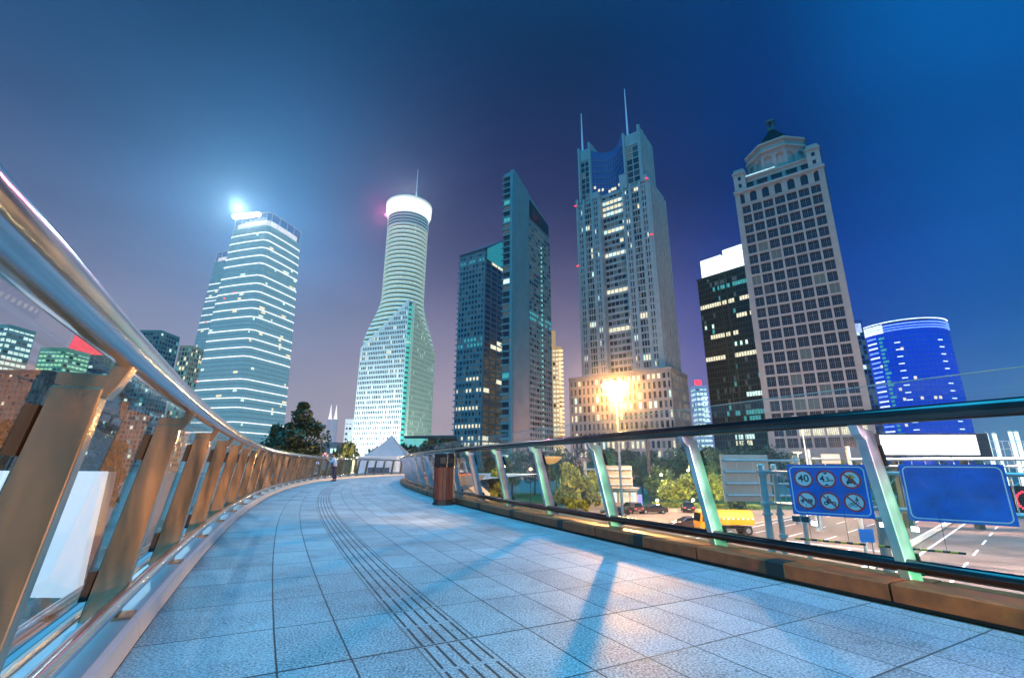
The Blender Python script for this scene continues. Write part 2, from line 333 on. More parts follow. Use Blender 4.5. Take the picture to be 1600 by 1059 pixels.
# right kerb: brown granite blocks above a black strip painted for the gap's shade, with dark inserts
d = MB(); R0 = 2.95; RST = 1.9
sr = np.arange(R0-RST*8, S1-3, RST)
for a in sr:
    b = a+RST-.02; m = np.linspace(a, b, 4); mid = (a+b)/2
    for p, q in zip(m[:-1], m[1:]):
        prof = lambda s: [B(s, WD+.01, .035), B(s, WD+.0, .15), B(s, WD+.03, .16), B(s, WD+.30, .16), B(s, WD+.30, .035)]
        d.hull(prof(p), prof(q))
        prof = lambda s: [B(s, WD+.52, -.0), B(s, WD+.50, .09), B(s, WD+.86, .09), B(s, WD+.86, -.0)]
        d.hull(prof(p), prof(q), 2)
    prof = lambda s: [B(s, WD-.006, .037), B(s, WD-.008, .152), B(s, WD+.02, .163), B(s, WD+.2, .163), B(s, WD+.2, .1)]
    d.hull(prof(mid-.09), prof(mid+.09), 1)
for a in np.arange(S0+1, S1-2, 1.0):
    b = a+1.0
    d.hull([B(a, WD+.04, .002), B(a, WD+.04, .036), B(a, WD+.28, .036), B(a, WD+.28, .002)], [B(b, WD+.04, .002), B(b, WD+.04, .036), B(b, WD+.28, .036), B(b, WD+.28, .002)], 1)
tag(d.build('kerb', [MT['bronze'], MT['dark'], mat('brown_ledge', (.26, .09, .035), .85, 0, noise=.3, nscale=7, spec=.1)]), 'brown granite kerb blocks with dark inserts under the inner railing', kind='structure')
# ------------------------------------------------------------------ railings
def railing(label, side, s_list, s_max):
    e = 0.0 if side < 0 else WD           # deck edge; 'out' grows away from the deck
    def Q(s, out, z): return B(s, e+out*side, z)
    base = Q(4, .2, .12); t = thing('bridge_railing', base, label, 'railing')
    if side < 0: f0, f1, t0, t1, zf = .12, .30, -.01, .125, .12
    else: f0, f1, t0, t1, zf = .31, .50, .01, .16, .05
    zt = 1.245
    hs = np.arange(s_list[0]-.8, s_max, .25)
    mb = MB(); mb.tube([Q(s, -.055, 1.380) for s in hs], .060, 24); part(mb, 'handrail', MT['steel_tube'] if side < 0 else MT['darkmetal_tube'], t, smooth=True)
    if side < 0:
        mb = MB(); mb.tube([Q(s, .085, .265) for s in hs], .040, 14); part(mb, 'lower_rail', MT['steel_tube'], t, smooth=True)
        mb = MB(); mb.tube([Q(s, .40, .20) for s in hs], .045, 12); part(mb, 'outer_rail', MT['steel_tube'], t, smooth=True)
        mb = MB(); mb.tube([Q(s, .34, .135) for s in hs], .022, 8); part(mb, 'glass_channel', MT['galv'], t)
    else:
        mb = MB(); mb.tube([Q(s, .29, .262) for s in hs], .046, 14); part(mb, 'lower_rail', MT['darkmetal_tube'], t, smooth=True)
        mb = MB(); mb.tube([Q(s, .56, .20) for s in hs], .040, 12); part(mb, 'outer_rail', MT['steel_tube'], t, smooth=True)
    th = .075
    def lerp(a, b, k): return a+(b-a)*k
    for i, s in enumerate(s_list):
        mb = MB(); tang = Vector((math.cos(TA(s)), math.sin(TA(s)), 0))*th/2
        a = [Q(s, f0, zf), Q(s, f1, zf), Q(s, t1, zt), Q(s, t0, zt)]
        mb.hull([p-tang for p in a], [p+tang for p in a]); near = abs(s-4) < 14
        po = part(mb, 'post', MT['steel_post'] if side < 0 else MT['steel_pale'], t, bevel=.006 if near else 0)
        # bracket arm reaching in and up to the handrail
        mb = MB(); br = [Q(s, t1-.005, zt+.002), Q(s, t0-.012, zt-.035), Q(s, -.045, zt+.005), Q(s, -.082, 1.345), Q(s, -.03, 1.345), Q(s, -.01, zt+.055), Q(s, t0, zt+.045), Q(s, t1-.005, zt+.045)] if side < 0 else \
             [Q(s, t1-.005, zt+.002), Q(s, t0-.01, zt-.03), Q(s, -.05, zt+.01), Q(s, -.09, 1.345), Q(s, -.02, 1.345), Q(s, .02, zt+.055), Q(s, t1-.005, zt+.045)]
        mb.hull([p-tang*.93 for p in br], [p+tang*.93 for p in br]); sub(mb, 'bracket', MT['steel_post'] if side < 0 else MT['steel_pale'], po, bevel=.003 if near else 0)
        if near:
            for k0, k1 in ((.10, .24), (.80, .94)):
                mb = MB()
                ga = [Q(s, lerp(f1, t1, k0)+.001, lerp(zf, zt, k0)), Q(s, lerp(f1, t1, k0)+.035, lerp(zf, zt, k0)), Q(s, lerp(f1, t1, k1)+.035, lerp(zf, zt, k1)), Q(s, lerp(f1, t1, k1)+.001, lerp(zf, zt, k1))]
                mb.hull([p-tang*1.35 for p in ga], [p+tang*1.35 for p in ga])
                sub(mb, 'glass_clamp', MT['dark'], po); mb = MB()
            mb = MB(); c = Q(s, (f0+f1)/2-(.06 if side < 0 else .02), zf+.001)
            mb.box(c+Vector((0, 0, .008)), (.15, .2, .016), TA(s)); 
            for dx in (-.05, .05): mb.lathe(c+Vector((math.cos(TA(s))*dx, math.sin(TA(s))*dx, .016)), [(.013, 0), (.013, .014), (.006, .02)], 8)
            sub(mb, 'base_plate', MT['steel_post'], po)
    # glass: one pane per bay, tops rising above the handrail
    gz0, gz1 = .24, (1.47 if side < 0 else 1.64)
    go0 = lerp(f1, t1, (gz0-zf)/(zt-zf))+.018; go1 = lerp(f1, t1, (gz1-zf)/(zt-zf))+.018
    for s, s2 in zip(s_list[:-1], s_list[1:]):
        mb = MB(); ts = np.linspace(s+.006, s2-.006, 4)
        for p, q in zip(ts[:-1], ts[1:]):
            mb.face([Q(p, go0, gz0), Q(q, go0, gz0), Q(q, go1, gz1), Q(p, go1, gz1)], 0)
        ln = MB()
        ex = lambda s_: [Q(s_, go1-.006, gz1), Q(s_, go1+.006, gz1), Q(s_, go1+.006, gz1+.008), Q(s_, go1-.006, gz1+.008)]
        for p, q in zip(ts[:-1], ts[1:]): ln.hull(ex(p), ex(q))
        g = part(mb, 'glass_pane', MT['glass'], t)
        sub(ln, 'pane_edge', MT['glass_edge'], g)
    return t
MT['steel_pale'] = mat('pale_steel', (.62, .60, .62), .42, .8, noise=.3, nscale=3, bump=.04)
MT['darkmetal_tube'] = mat('dark_steel_tube', (.11, .095, .09), .18, 1.0, noise=.2)
RL = railing('outer railing of brown lit steel posts and glass curving round from beside the camera', -1, list(np.arange(L0-PSTEP*4, S1-1.2, PSTEP)), S1-1.2)
RR = railing('inner railing of leaning steel posts with glass standing above its handrail, over the road', 1, [2.95-1.9*k for k in (3, 2, 1)]+list(np.arange(2.95, 55, 1.9)), 55)
# ------------------------------------------------------------------ towers
MT['win'] = [mat('window_dark', (.010, .020, .040), .12, 0, spec=.9), mat('window_dim', (.03, .04, .05), .2, 0, emis=(.5, .75, .8), es=.10),
             emat('window_lit_warm', (1.0, .93, .66), 1.05), emat('window_lit_cool', (.72, 1.0, .92), 1.2), emat('window_teal', (.08, .55, .6), .7), emat('window_green', (.45, 1.0, .6), 1.0), mat('window_blind', (.05, .055, .06), .35, 0, spec=.7)]
def bars(mb, O, u, n, W_, z0, z1, nx, nz, pw, sh, dep, dx=None, skipv=False, base=0.0):
    """piers and spandrels standing proud of a core; O = foot of the face at its left end, u along it, n outward"""
    O, u, n = Vector(O), Vector(u), Vector(n); bw = W_/nx; fh = (z1-z0)/nz
    if not skipv:
        for i in range(nx+1):
            w = pw*bw; x = min(max(i*bw, w/2), W_-w/2); mb.fbox(Vector((O.x, O.y, z0))+u*x+n*dep, u, n, w, z1-z0, dep+.1)
    for j in range(nz+1):
        h = sh*fh; z = z0+j*fh-(h/2 if 0 < j < nz else (h if j == nz else 0)); mb.fbox(Vector((O.x, O.y, z))+u*(W_/2)+n*(dep*.93), u, n, W_-.02, h, dep+.05)
def winrects(O, u, n, W_, z0, z1, nx, nz, pw, sh, lit, off=.04):
    O, u, n = Vector(O), Vector(u), Vector(n); bw = W_/nx; fh = (z1-z0)/nz; out = []
    for j in range(nz):
        for i in range(nx):
            k = lit(i, j)
            if k is None: continue
            out.append((Vector((O.x, O.y, z0+j*fh+sh*fh/2))+u*(i+.5)*bw+n*off, u, n, bw*(1-pw), fh*(1-sh), k))
    return out
def put_windows(root, rects, name='window', zmin=18, cap=100, detail=True, mats=None, blinds=.2):
    mats = mats or MT['win']
    rects = [(a, b, c, d, e, 6 if (f == 0 and rng.random() < blinds) else f) for a, b, c, d, e, f in rects]
    def key(r): return (r[0]-Vector((0, 0, 1))).length + (1000 if r[0].z < zmin else 0) - (40 if r[5] else 0)
    rects = sorted(rects, key=key); one, rest = rects[:cap], rects[cap:]
    def draw(mb, r, mi):
        o, u, n, w, h, k = r
        mb.fbox(o, u, n, w, h, .06, mi)
        if detail:
            for x in (-.25, .25): mb.fbox(o+u*w*x+n*.05, u, n, .10, h, .05, mi+1 if mi == 0 and detail == 1 else 5)
            mb.fbox(o+Vector((0, 0, h*.55))+n*.05, u, n, w, .10, .05, 5)
    for r in one:
        mb = MB(); o, u, n, w, h, k = r; mb.fbox(o, u, n, w, h, .06, 0)
        if detail:
            for x in (-.17, .17): mb.fbox(o+u*w*x+n*.05, u, n, .12, h, .05, 1)
            mb.fbox(o+Vector((0, 0, h*.6))+n*.06, u, n, w*.98, .12, .05, 1)
        part(mb, name, [mats[k], MT['mullion']] if detail else mats[k], root)
    if rest:
        mb = MB()
        for o, u, n, w, h, k in rest:
            mb.fbox(o, u, n, w, h, .06, k)
            if detail:
                for x in (-.17, .17): mb.fbox(o+u*w*x+n*.05, u, n, .12, h, .05, len(mats))
                mb.fbox(o+Vector((0, 0, h*.6))+n*.06, u, n, w*.98, .12, .05, len(mats))
        o = part(mb, name, mats+[MT['mullion']], root); o['kind'] = 'stuff'
MT['mullion'] = mat('window_mullion', (.10, .12, .15), .5, .3)
def prism(mb, pts, z0, z1, mi=0):
    mb.hull([(p[0], p[1], z0) for p in pts], [(p[0], p[1], z1) for p in pts], mi)
def V2(x, y): return Vector((x, y, 0))
def rect_pts(C, u, v, wu, wv): return [C, C+u*wu, C+u*wu+v*wv, C+v*wv]
# ---- B7: stone grid tower with arched top floors, octagonal drum and lantern
def stone_tower():
    C = V2(149, 192); u = V2(-.79, .612).normalized(); v = V2(-u.y, u.x)*-1; v = V2(.612, .79)
    wu, wv = 39.5, 36; t = thing('stone_tower', (C.x, C.y, GZ), 'pale stone skyscraper with window grid, arched top floor, octagonal drum and dark pointed roof', 'skyscraper')
    st = mat('pale_stone', (.34, .295, .27), .8, noise=.10, nscale=.25); stc = mat('stone_trim', (.38, .33, .30), .75, noise=.08, nscale=.3)
    mb = MB(); prism(mb, rect_pts(C+u*.9+v*.9, u, v, wu-1.8, wv-1.8), GZ, 139.9)
    nl, nr = -v, -u
    nb, nz = 7, 22; zb, zt = 8, 132.6
    O1 = C+u*wu; u1 = -u      # long face runs from far-left corner to C
    bars(mb, O1+v*.9+u1*1.7, u1, nl, wu-3.4, zb, zt, nb, nz, .17, .17, .9)
    for i in range(nb*2):      # secondary piers in the middle of the bays
        pass
    bars(mb, C+u*.9, v, nr, wv, zb, zt, 5, nz, .3, .24, .9)
    mb.fbox(C+u*.9+v*wv*.5-u*.9+Vector((0, 0, GZ)), v, nr, wv, 8-GZ, .8); mb.fbox(O1+u1*wu/2+Vector((0, 0, GZ)), u1, nl, wu, 8-GZ, .8)
    # heavy corner pilasters
    for c in (C, C+u*wu, C+v*wv): 
        mb.box(Vector((c.x, c.y, (GZ+140)/2))+(u*1.15 if c == C else (-u*1.15 if c == C+u*wu else u*1.15))+(v*1.15 if c != C+v*wv else -v*1.15), (2.4, 2.4, 140-GZ), math.atan2(u.y, u.x))
    # arched storey: solid band with arch openings in front of dark glass
    def arches(O, uu, nn, Wf, n, z0, h, parent_mb, aw=.55):
        bw = Wf/n
        for i in range(n):
            cx = (i+.5)*bw; r = bw*aw/2; zs = z0+h*.08; ztop = z0+h; zr = z0+h*.92-r
            loop = [(-r, zs), (-r, zr)]+[(-r*math.cos(a), zr+r*math.sin(a)) for a in np.linspace(.3, math.pi-.3, 7)]+[(r, zr), (r, zs)]
            # solid to each side and above the arch as quads strip
            def P(x, z, dd=0.0): return Vector((O.x, O.y, z))+uu*(cx+x)+nn*dd
            for (xa, za), (xb, zb_) in zip(loop[:-1], loop[1:]):
                if abs(xb-xa) > 1e-6: parent_mb.hull([P(xa, za), P(xb, zb_), P(xb, ztop), P(xa, ztop)], [P(xa, za, .9), P(xb, zb_, .9), P(xb, ztop, .9), P(xa, ztop, .9)])
            for sx in (-1, 1):
                a, b = sx*r, sx*bw/2; parent_mb.hull([P(a, z0), P(b, z0), P(b, ztop), P(a, ztop)], [P(a, z0, .9), P(b, z0, .9), P(b, ztop, .9), P(a, ztop, .9)])
            parent_mb.hull([P(-r, z0), P(r, z0), P(r, zs), P(-r, zs)], [P(-r, z0, .9), P(r, z0, .9), P(r, zs, .9), P(-r, zs, .9)])
    arches(O1+v*.9, u1, nl, wu, 7, 132.7, 7, mb); arches(C+u*.9, v, nr, wv, 5, 132.7, 7, mb)
    part(mb, 'wall', st, t)
    mb = MB(); prism(mb, rect_pts(C-u*.5-v*.5, u, v, wu+1, wv+1), 139.9, 141.2); prism(mb, rect_pts(C-u*.1-v*.1, u, v, wu+.2, wv+.2), 139.2, 139.9); part(mb, 'cornice', stc, t)
    # set-back storey with five wide windows and corner turrets
    a = 3.2; C2 = C+u*a+v*a; w2, d2 = wu-2*a, wv-2*a
    mb = MB(); prism(mb, rect_pts(C2+u*.7+v*.7, u, v, w2-1.4, d2-1.4), 141.2, 148.3); bars(mb, C2+u*(w2)+v*.7, -u, -v, w2, 141.2, 148.3, 5, 1, .22, .3, .7); bars(mb, C2+u*.7, v, -u, d2, 141.2, 148.3, 4, 1, .3, .3, .7)
    prism(mb, rect_pts(C2-u*.3-v*.3, u, v, w2+.6, d2+.6), 148.3, 149.2); part(mb, 'setback_storey', st, t)
    for cu, cv in ((0, 0), (1, 0), (0, 1), (1, 1)):
        c = C+u*(3.1 if cu == 0 else wu-3.1)+v*(3.1 if cv == 0 else wv-3.1)
        mb = MB(); ang = math.atan2(u.y, u.x); mb.box((c.x, c.y, 146.2), (5.6, 5.6, 10), ang); mb.box((c.x, c.y, 151.6), (6.4, 6.4, .9), ang); mb.box((c.x, c.y, 152.9), (5, 5, 1.8), ang); mb.box((c.x, c.y, 154.1), (3.4, 3.4, .9), ang)
        tp = part(mb, 'corner_turret', stc, t)
        mb = MB()
        for nn in (-v, -u):
            for z in (143, 147.3): mb.fbox(Vector((c.x, c.y, z))+nn*2.84, V2(-nn.y, nn.x), nn, 1.5, 2.1, .1)
        sub(mb, 'turret_window', MT['win'][0], tp)
    # drum
    ctr = C+u*wu/2+v*wv/2; ang0 = math.atan2(u.y, u.x); Rd = 14.6
    def octo(r, off=0.0): return [(ctr.x+r*math.cos(ang0+math.pi*(k+.5)/4)*(1.0), ctr.y+r*math.sin(ang0+math.pi*(k+.5)/4)) for k in range(8)]
    mb = MB(); prism(mb, octo(Rd-.9), 149, 163); O8 = octo(Rd)
    for k in range(8):
        p, q = Vector((*O8[k], 0)), Vector((*O8[(k+1) % 8], 0)); uu = (q-p).normalized(); nn = V2(uu.y, -uu.x); W8 = (q-p).length
        n_ = 2 if False else 1
        arches(p-nn*.9, uu, nn, W8, 2 if k % 2 == 1 else 2, 150, 9.5, mb, .62)
    prism(mb, octo(Rd+.1), 159.5, 161.2); prism(mb, octo(Rd+.9), 161.2, 162.2); prism(mb, octo(Rd+.2), 162.2, 165.5); prism(mb, octo(Rd+1.0), 165.5, 166.6)
    part(mb, 'drum', stc, t)
    mb = MB(); mb.hull([(a_, b_, 166.6) for a_, b_ in octo(Rd-2)], [(ctr.x+(a_-ctr.x)*.14, ctr.y+(b_-ctr.y)*.14, 181) for a_, b_ in octo(Rd-2)]); part(mb, 'roof', mat('dark_slate', (.006, .007, .010), .9, spec=.05), t)
    mb = MB(); mb.box((ctr.x, ctr.y, 181.6), (3.6, 3.6, 1.2), ang0)
    for sx in (-1, 1):
        for sy in (-1, 1): p = ctr+u*1.25*sx+v*1.25*sy; mb.box((p.x, p.y, 184.4), (.8, .8, 4.6), ang0)
    mb.box((ctr.x, ctr.y, 187), (4.2, 4.2, .8), ang0); mb.box((ctr.x, ctr.y, 187.9), (3, 3, 1.0), ang0); part(mb, 'lantern', mat('dark_stone', (.12, .11, .11), .8), t)
    lit = lambda i, j: (2 if rng.random() < .7 else 0) if j in (1,) else (1 if rng.random() < .06 else 0)
    rects = winrects(O1+v*.9+u1*1.7, u1, nl, wu-3.4, zb, zt, nb, nz, .17, .17, lit)+winrects(C+u*.9, v, nr, wv, zb, zt, 5, nz, .3, .24, lit)
    # bay piers split every window in two lights
    rr = []
    for o, uu, nn, w, h, k in rects:
        for sx in (-1, 1): rr.append((o+uu*w*.255*sx, uu, nn, w*.48, h, k))
    put_windows(t, rr, zmin=20, blinds=.03)
    mb = MB()
    for z0_, h_, O_, uu, nn, Wf, n in ((132.7, 6.6, O1+v*.9, u1, nl, wu, 7), (141.9, 5.6, C2+u*w2+v*.7, -u, -v, w2, 5)):
        for i in range(n): mb.fbox(Vector((O_.x, O_.y, z0_+.3))+uu*(i+.5)*Wf/n+nn*.03, uu, nn, Wf/n*.7, h_, .05)
    for k in range(8):
        p, q = Vector((*O8[k], 0)), Vector((*O8[(k+1) % 8], 0)); uu = (q-p).normalized(); nn = V2(uu.y, -uu.x); mb.fbox((p+q)/2-nn*.86+Vector((0, 0, 150.2)), uu, nn, (q-p).length*.95, 8.6, .03)
    part(mb, 'arched_glazing', MT['win'][0], t)
    # light bar along the setback, as a lit sign tube
    mb = MB(); a_ = C2+u*w2*.98-v*.6; b_ = C2+u*w2*.5-v*.6; mb.tube([(a_.x, a_.y, 149.8), (b_.x, b_.y, 149.8)], .35, 6); part(mb, 'light_bar', emat('bar_light', (.55, .85, .95), .9), t)
stone_tower()
# ---- B5: twin pylon tower with curved glass between
def pylon_tower():
    C = V2(87, 261); u = V2(-.811, .585).normalized(); v = V2(.585, .811).normalized(); wu, wv = 52.0, 34.0
    t = thing('twin_pylon_tower', (C.x, C.y, GZ), 'tallest grey stone skyscraper with two pylons, two masts and curved blue glass between', 'skyscraper')
    st = mat('grey_stone', (.40, .385, .375), .75, noise=.12, nscale=.3); dk = mat('recess_glass', (.03, .045, .06), .2, noise=.2, nscale=.2)
    uu = -u; O = C+u*wu; nl = -v; nr = -u    # front runs O -> C ; x measured from the left end
    def blk(mb, x0, x1, y0, y1, z0, z1): prism(mb, rect_pts(O+uu*x0+v*y0, uu, v, x1-x0, y1-y0), z0, z1)
    mb = MB(); rects = []
    blk(mb, .8, 18, .8, wv, GZ, 179); blk(mb, 34, wu-.8, .8, wv-.8, GZ, 179); blk(mb, 17.5, 34.5, 5.5, wv, GZ, 183)
    H = 4.4
    def face(x0, x1, z0, z1, n, pw, sh, litp, y=.8, dep=.8, sk=False, nz=None):
        nz = nz or max(1, int(round((z1-z0)/H)))
        bars(mb, O+uu*x0+v*y, uu, nl, x1-x0, z0, z1, n, nz, pw, sh, dep, skipv=sk)
        hot = rng.random(nz)
        lit = lambda i, j: (3 if rng.random() < .3 else 2) if rng.random() < litp*(6 if hot[j] > .88 else .3) else (1 if rng.random() < .35 else 0)
        rects.extend(winrects(O+uu*x0+v*y, uu, nl, x1-x0, z0, z1, n, nz, pw, sh, lit))
    for x0 in (0, 34):
        w = 18
        face(x0+1.6, x0+5.2, 52, 178, 2, .35, .28, .08); face(x0+6.6, x0+11.6, 52, 178, 3, .15, .22, .10); face(x0+13, x0+16.6, 52, 178, 2, .35, .28, .08)
        for x in (x0+.4, x0+5.4, x0+11.8, x0+16.8): blk(mb, x, x+1.3 if x < x0+17 else x+1.2, -.5, 1, GZ, 181)
    face(17.6, 34.4, 52, 182, 6, .10, .38, .17, y=5.5, dep=.5)
    # side face
    nzs = 29
    for k in range(7):
        x = k*wv/6.5; p = C+v*min(x+.7, wv-.5); mb.box((p.x, p.y, (GZ+180)/2), (2.6, 1.4, 180-GZ), math.atan2(u.y, u.x))
    bars(mb, C+u*.8, v, nr, wv, 52, 178, 12, nzs, .4, .3, .5)
    litS = lambda i, j: 2 if rng.random() < .012 else (1 if rng.random() < .2 else 0)
    rects += winrects(C+u*.8, v, nr, wv, 52, 178, 12, nzs, .4, .3, litS)
    # pylons above
    zl, zr = 205, 222
    ztopL = ZAT(905, 232, *(O+uu*3+v*2).xy); ztopR = ZAT(994, 195, *(C+u*3).xy)
    def pylon(x0, x1, zt_):
        blk(mb, x0, x0+1.3, -.2, 20, 179, zt_-2); blk(mb, x1-1.3, x1, -.2, 24, 179, zt_); blk(mb, x0+1.2, x1-1.2, 1.4, 22, 179, zt_-9)
        bars(mb, O+uu*(x0+1.3)+v*1.4, uu, nl, x1-x0-2.6, 181, zt_-14, 2, int((zt_-195)/4.4), .12, .14, .4)
        rects.extend(winrects(O+uu*(x0+1.3)+v*1.4, uu, nl, x1-x0-2.6, 181, zt_-14, 2, int((zt_-195)/4.4), .12, .14, lambda i, j: 1 if rng.random() < .2 else 0))
        mb.fbox(O+uu*(x0+x1)/2+v*1.0+Vector((0, 0, zt_-13)), uu, nl, x1-x0-2.6, 9, .4)
    pylon(3.0, 12.5, ztopL); pylon(wu-15, wu-3.2, ztopR)
    # right pylon's deep side wall with stepped openings
    cs = C+u*3.2
    for k in range(5):
        p = cs+v*(k*6.2); mb.box((p.x+v.x*.7, p.y+v.y*.7, (179+ztopR)/2-k*.2), (1.2, 1.4, ztopR-179-k*.3), math.atan2(u.y, u.x))
    p = cs+v*13; mb.fbox(Vector((p.x, p.y, ztopR-4)), v, nr, 27, 4, .8)
    for k in range(4):
        p = cs+v*(k*6.2+3.6); mb.fbox(Vector((p.x, p.y, 179))+u*.5, v, nr, 5.4, ztopR-179-8-k*5, .8)
    # steps at the shoulders
    blk(mb, 0, 1.6, 0, 10, 179, 183); blk(mb, 12.5, 17, 0, 8, 179, 184); blk(mb, 33, 37, 0, 8, 179, 190); blk(mb, wu-3.2, wu-.2, 0, wv, 179, 184)
    part(mb, 'wall', st, t)
    put_windows(t, rects, detail=False, zmin=60)
    # podium
    mb = MB(); rects = []
    Cp = V2(85, 242); wp, dp = 62, 30; prism(mb, rect_pts(Cp+u*.6+v*.6, u, v, wp-1.2, dp), GZ, 51.5)
    Op = Cp+u*wp
    bars(mb, Op+v*.6, uu, nl, wp, 4, 51, 22, 9, .42, .30, .6); bars(mb, Cp+u*.6, v, nr, dp, 4, 51, 10, 9, .4, .3, .6)
    prism(mb, rect_pts(Cp-u*.3-v*.3, u, v, wp+.6, dp), 51, 52.2)
    hot = rng.random(9)
    lp = lambda i, j: (2 if rng.random() < .8 else 3) if rng.random() < (.35 if hot[j] > .5 else .05) else (1 if rng.random() < .3 else 0)
    rects = winrects(Op+v*.6, uu, nl, wp, 4, 51, 22, 9, .42, .3, lp)+winrects(Cp+u*.6, v, nr, dp, 4, 51, 10, 9, .4, .3, lp)
    pod = part(mb, 'podium', mat('podium_stone', (.34, .30, .27), .8, noise=.1, nscale=.3), t)
    mb = MB()
    for o, a, b, w, h, k in rects: mb.fbox(o, a, b, w, h, .06, k)
    o = sub(mb, 'podium_window', MT['win'], pod); o['kind'] = 'stuff'
    # curved glass bay
    mb = MB(); n = 14; za = 184; xa, xb = 12.5, wu-15
    for k in range(n):
        q0, q1 = k/n, (k+1)/n
        f = lambda q: O+uu*(xa+(xb-xa)*q)+v*(2+9*math.sin(math.pi*q))
        p, q = f(q0), f(q1); zt_ = lambda r: ztopL-9+3*(2*r-1)**2+6*r
        mb.hull([(p.x, p.y, za), (q.x, q.y, za), (q.x+v.x*.5, q.y+v.y*.5, za), (p.x+v.x*.5, p.y+v.y*.5, za)], [(p.x, p.y, zt_(q0)), (q.x, q.y, zt_(q1)), (q.x+v.x*.5, q.y+v.y*.5, zt_(q1)), (p.x+v.x*.5, p.y+v.y*.5, zt_(q0))])
    cg = part(mb, 'curved_glass', mat('curved_glass', (.02, .06, .16), .25, 0, emis=(.01, .06, .30), es=.35), t)
    mb = MB()
    for z in np.arange(188, ztopL-12, 4.6):
        mb.tube([O+uu*(xa+(xb-xa)*q)+v*(1.8+9*math.sin(math.pi*q))+Vector((0, 0, z+4*q)) for q in np.linspace(0, 1, 12)], .25, 5)
    for q in np.linspace(0, 1, 15):
        p = O+uu*(xa+(xb-xa)*q)+v*(1.75+9*math.sin(math.pi*q)); mb.box((p.x, p.y, 184+(ztopL-194)/2), (.22, .22, ztopL-194), 0)
    sub(mb, 'glazing_bars', mat('bar_blue', (.12, .18, .3), .5), cg)
    mb = MB()
    for q in np.linspace(.05, .95, 12):
        if rng.random() < .65: mb = MB(); p = O+uu*(xa+(xb-xa)*q)+v*(1.6+9*math.sin(math.pi*q)); mb.box((p.x, p.y, 187+rng.random()*3), (1.6, .4, 1.9), math.atan2(u.y, u.x)); sub(mb, 'bay_light', MT['win'][2], cg)
    # masts
    pL = O+uu*4.6+v*5; pR = C+u*13+v*6
    for p, (mx, my), z0 in ((pL, (907, 178), ztopL-10), (pR, (982, 138), ztopR-10)):
        zt_ = ZAT(mx, my, p.x, p.y); mb = MB(); mb.tube([(p.x, p.y, z0), (p.x, p.y, zt_)], [.85, .28], 8); part(mb, 'mast', mat('mast_paint', (.6, .65, .75), .4, emis=(.2, .3, .5), es=.25), t)
    for px, py in ((1013, 291), (897, 333), (1021, 411), (900, 445), (902, 371)):
        p = G(px, py, 175) if False else None
    for x, z in ((wu-.2, 180), (0, 178), (wu-.2, 140), (0.2, 132)):
        p = O+uu*x-v*.8; mb = MB(); mb.lathe((p.x, p.y, z), [(.2, -.5), (.9, 0), (.2, .5)], 8); part(mb, 'warning_light', emat('warning_red', (1, .03, .05), 3), t)
pylon_tower()
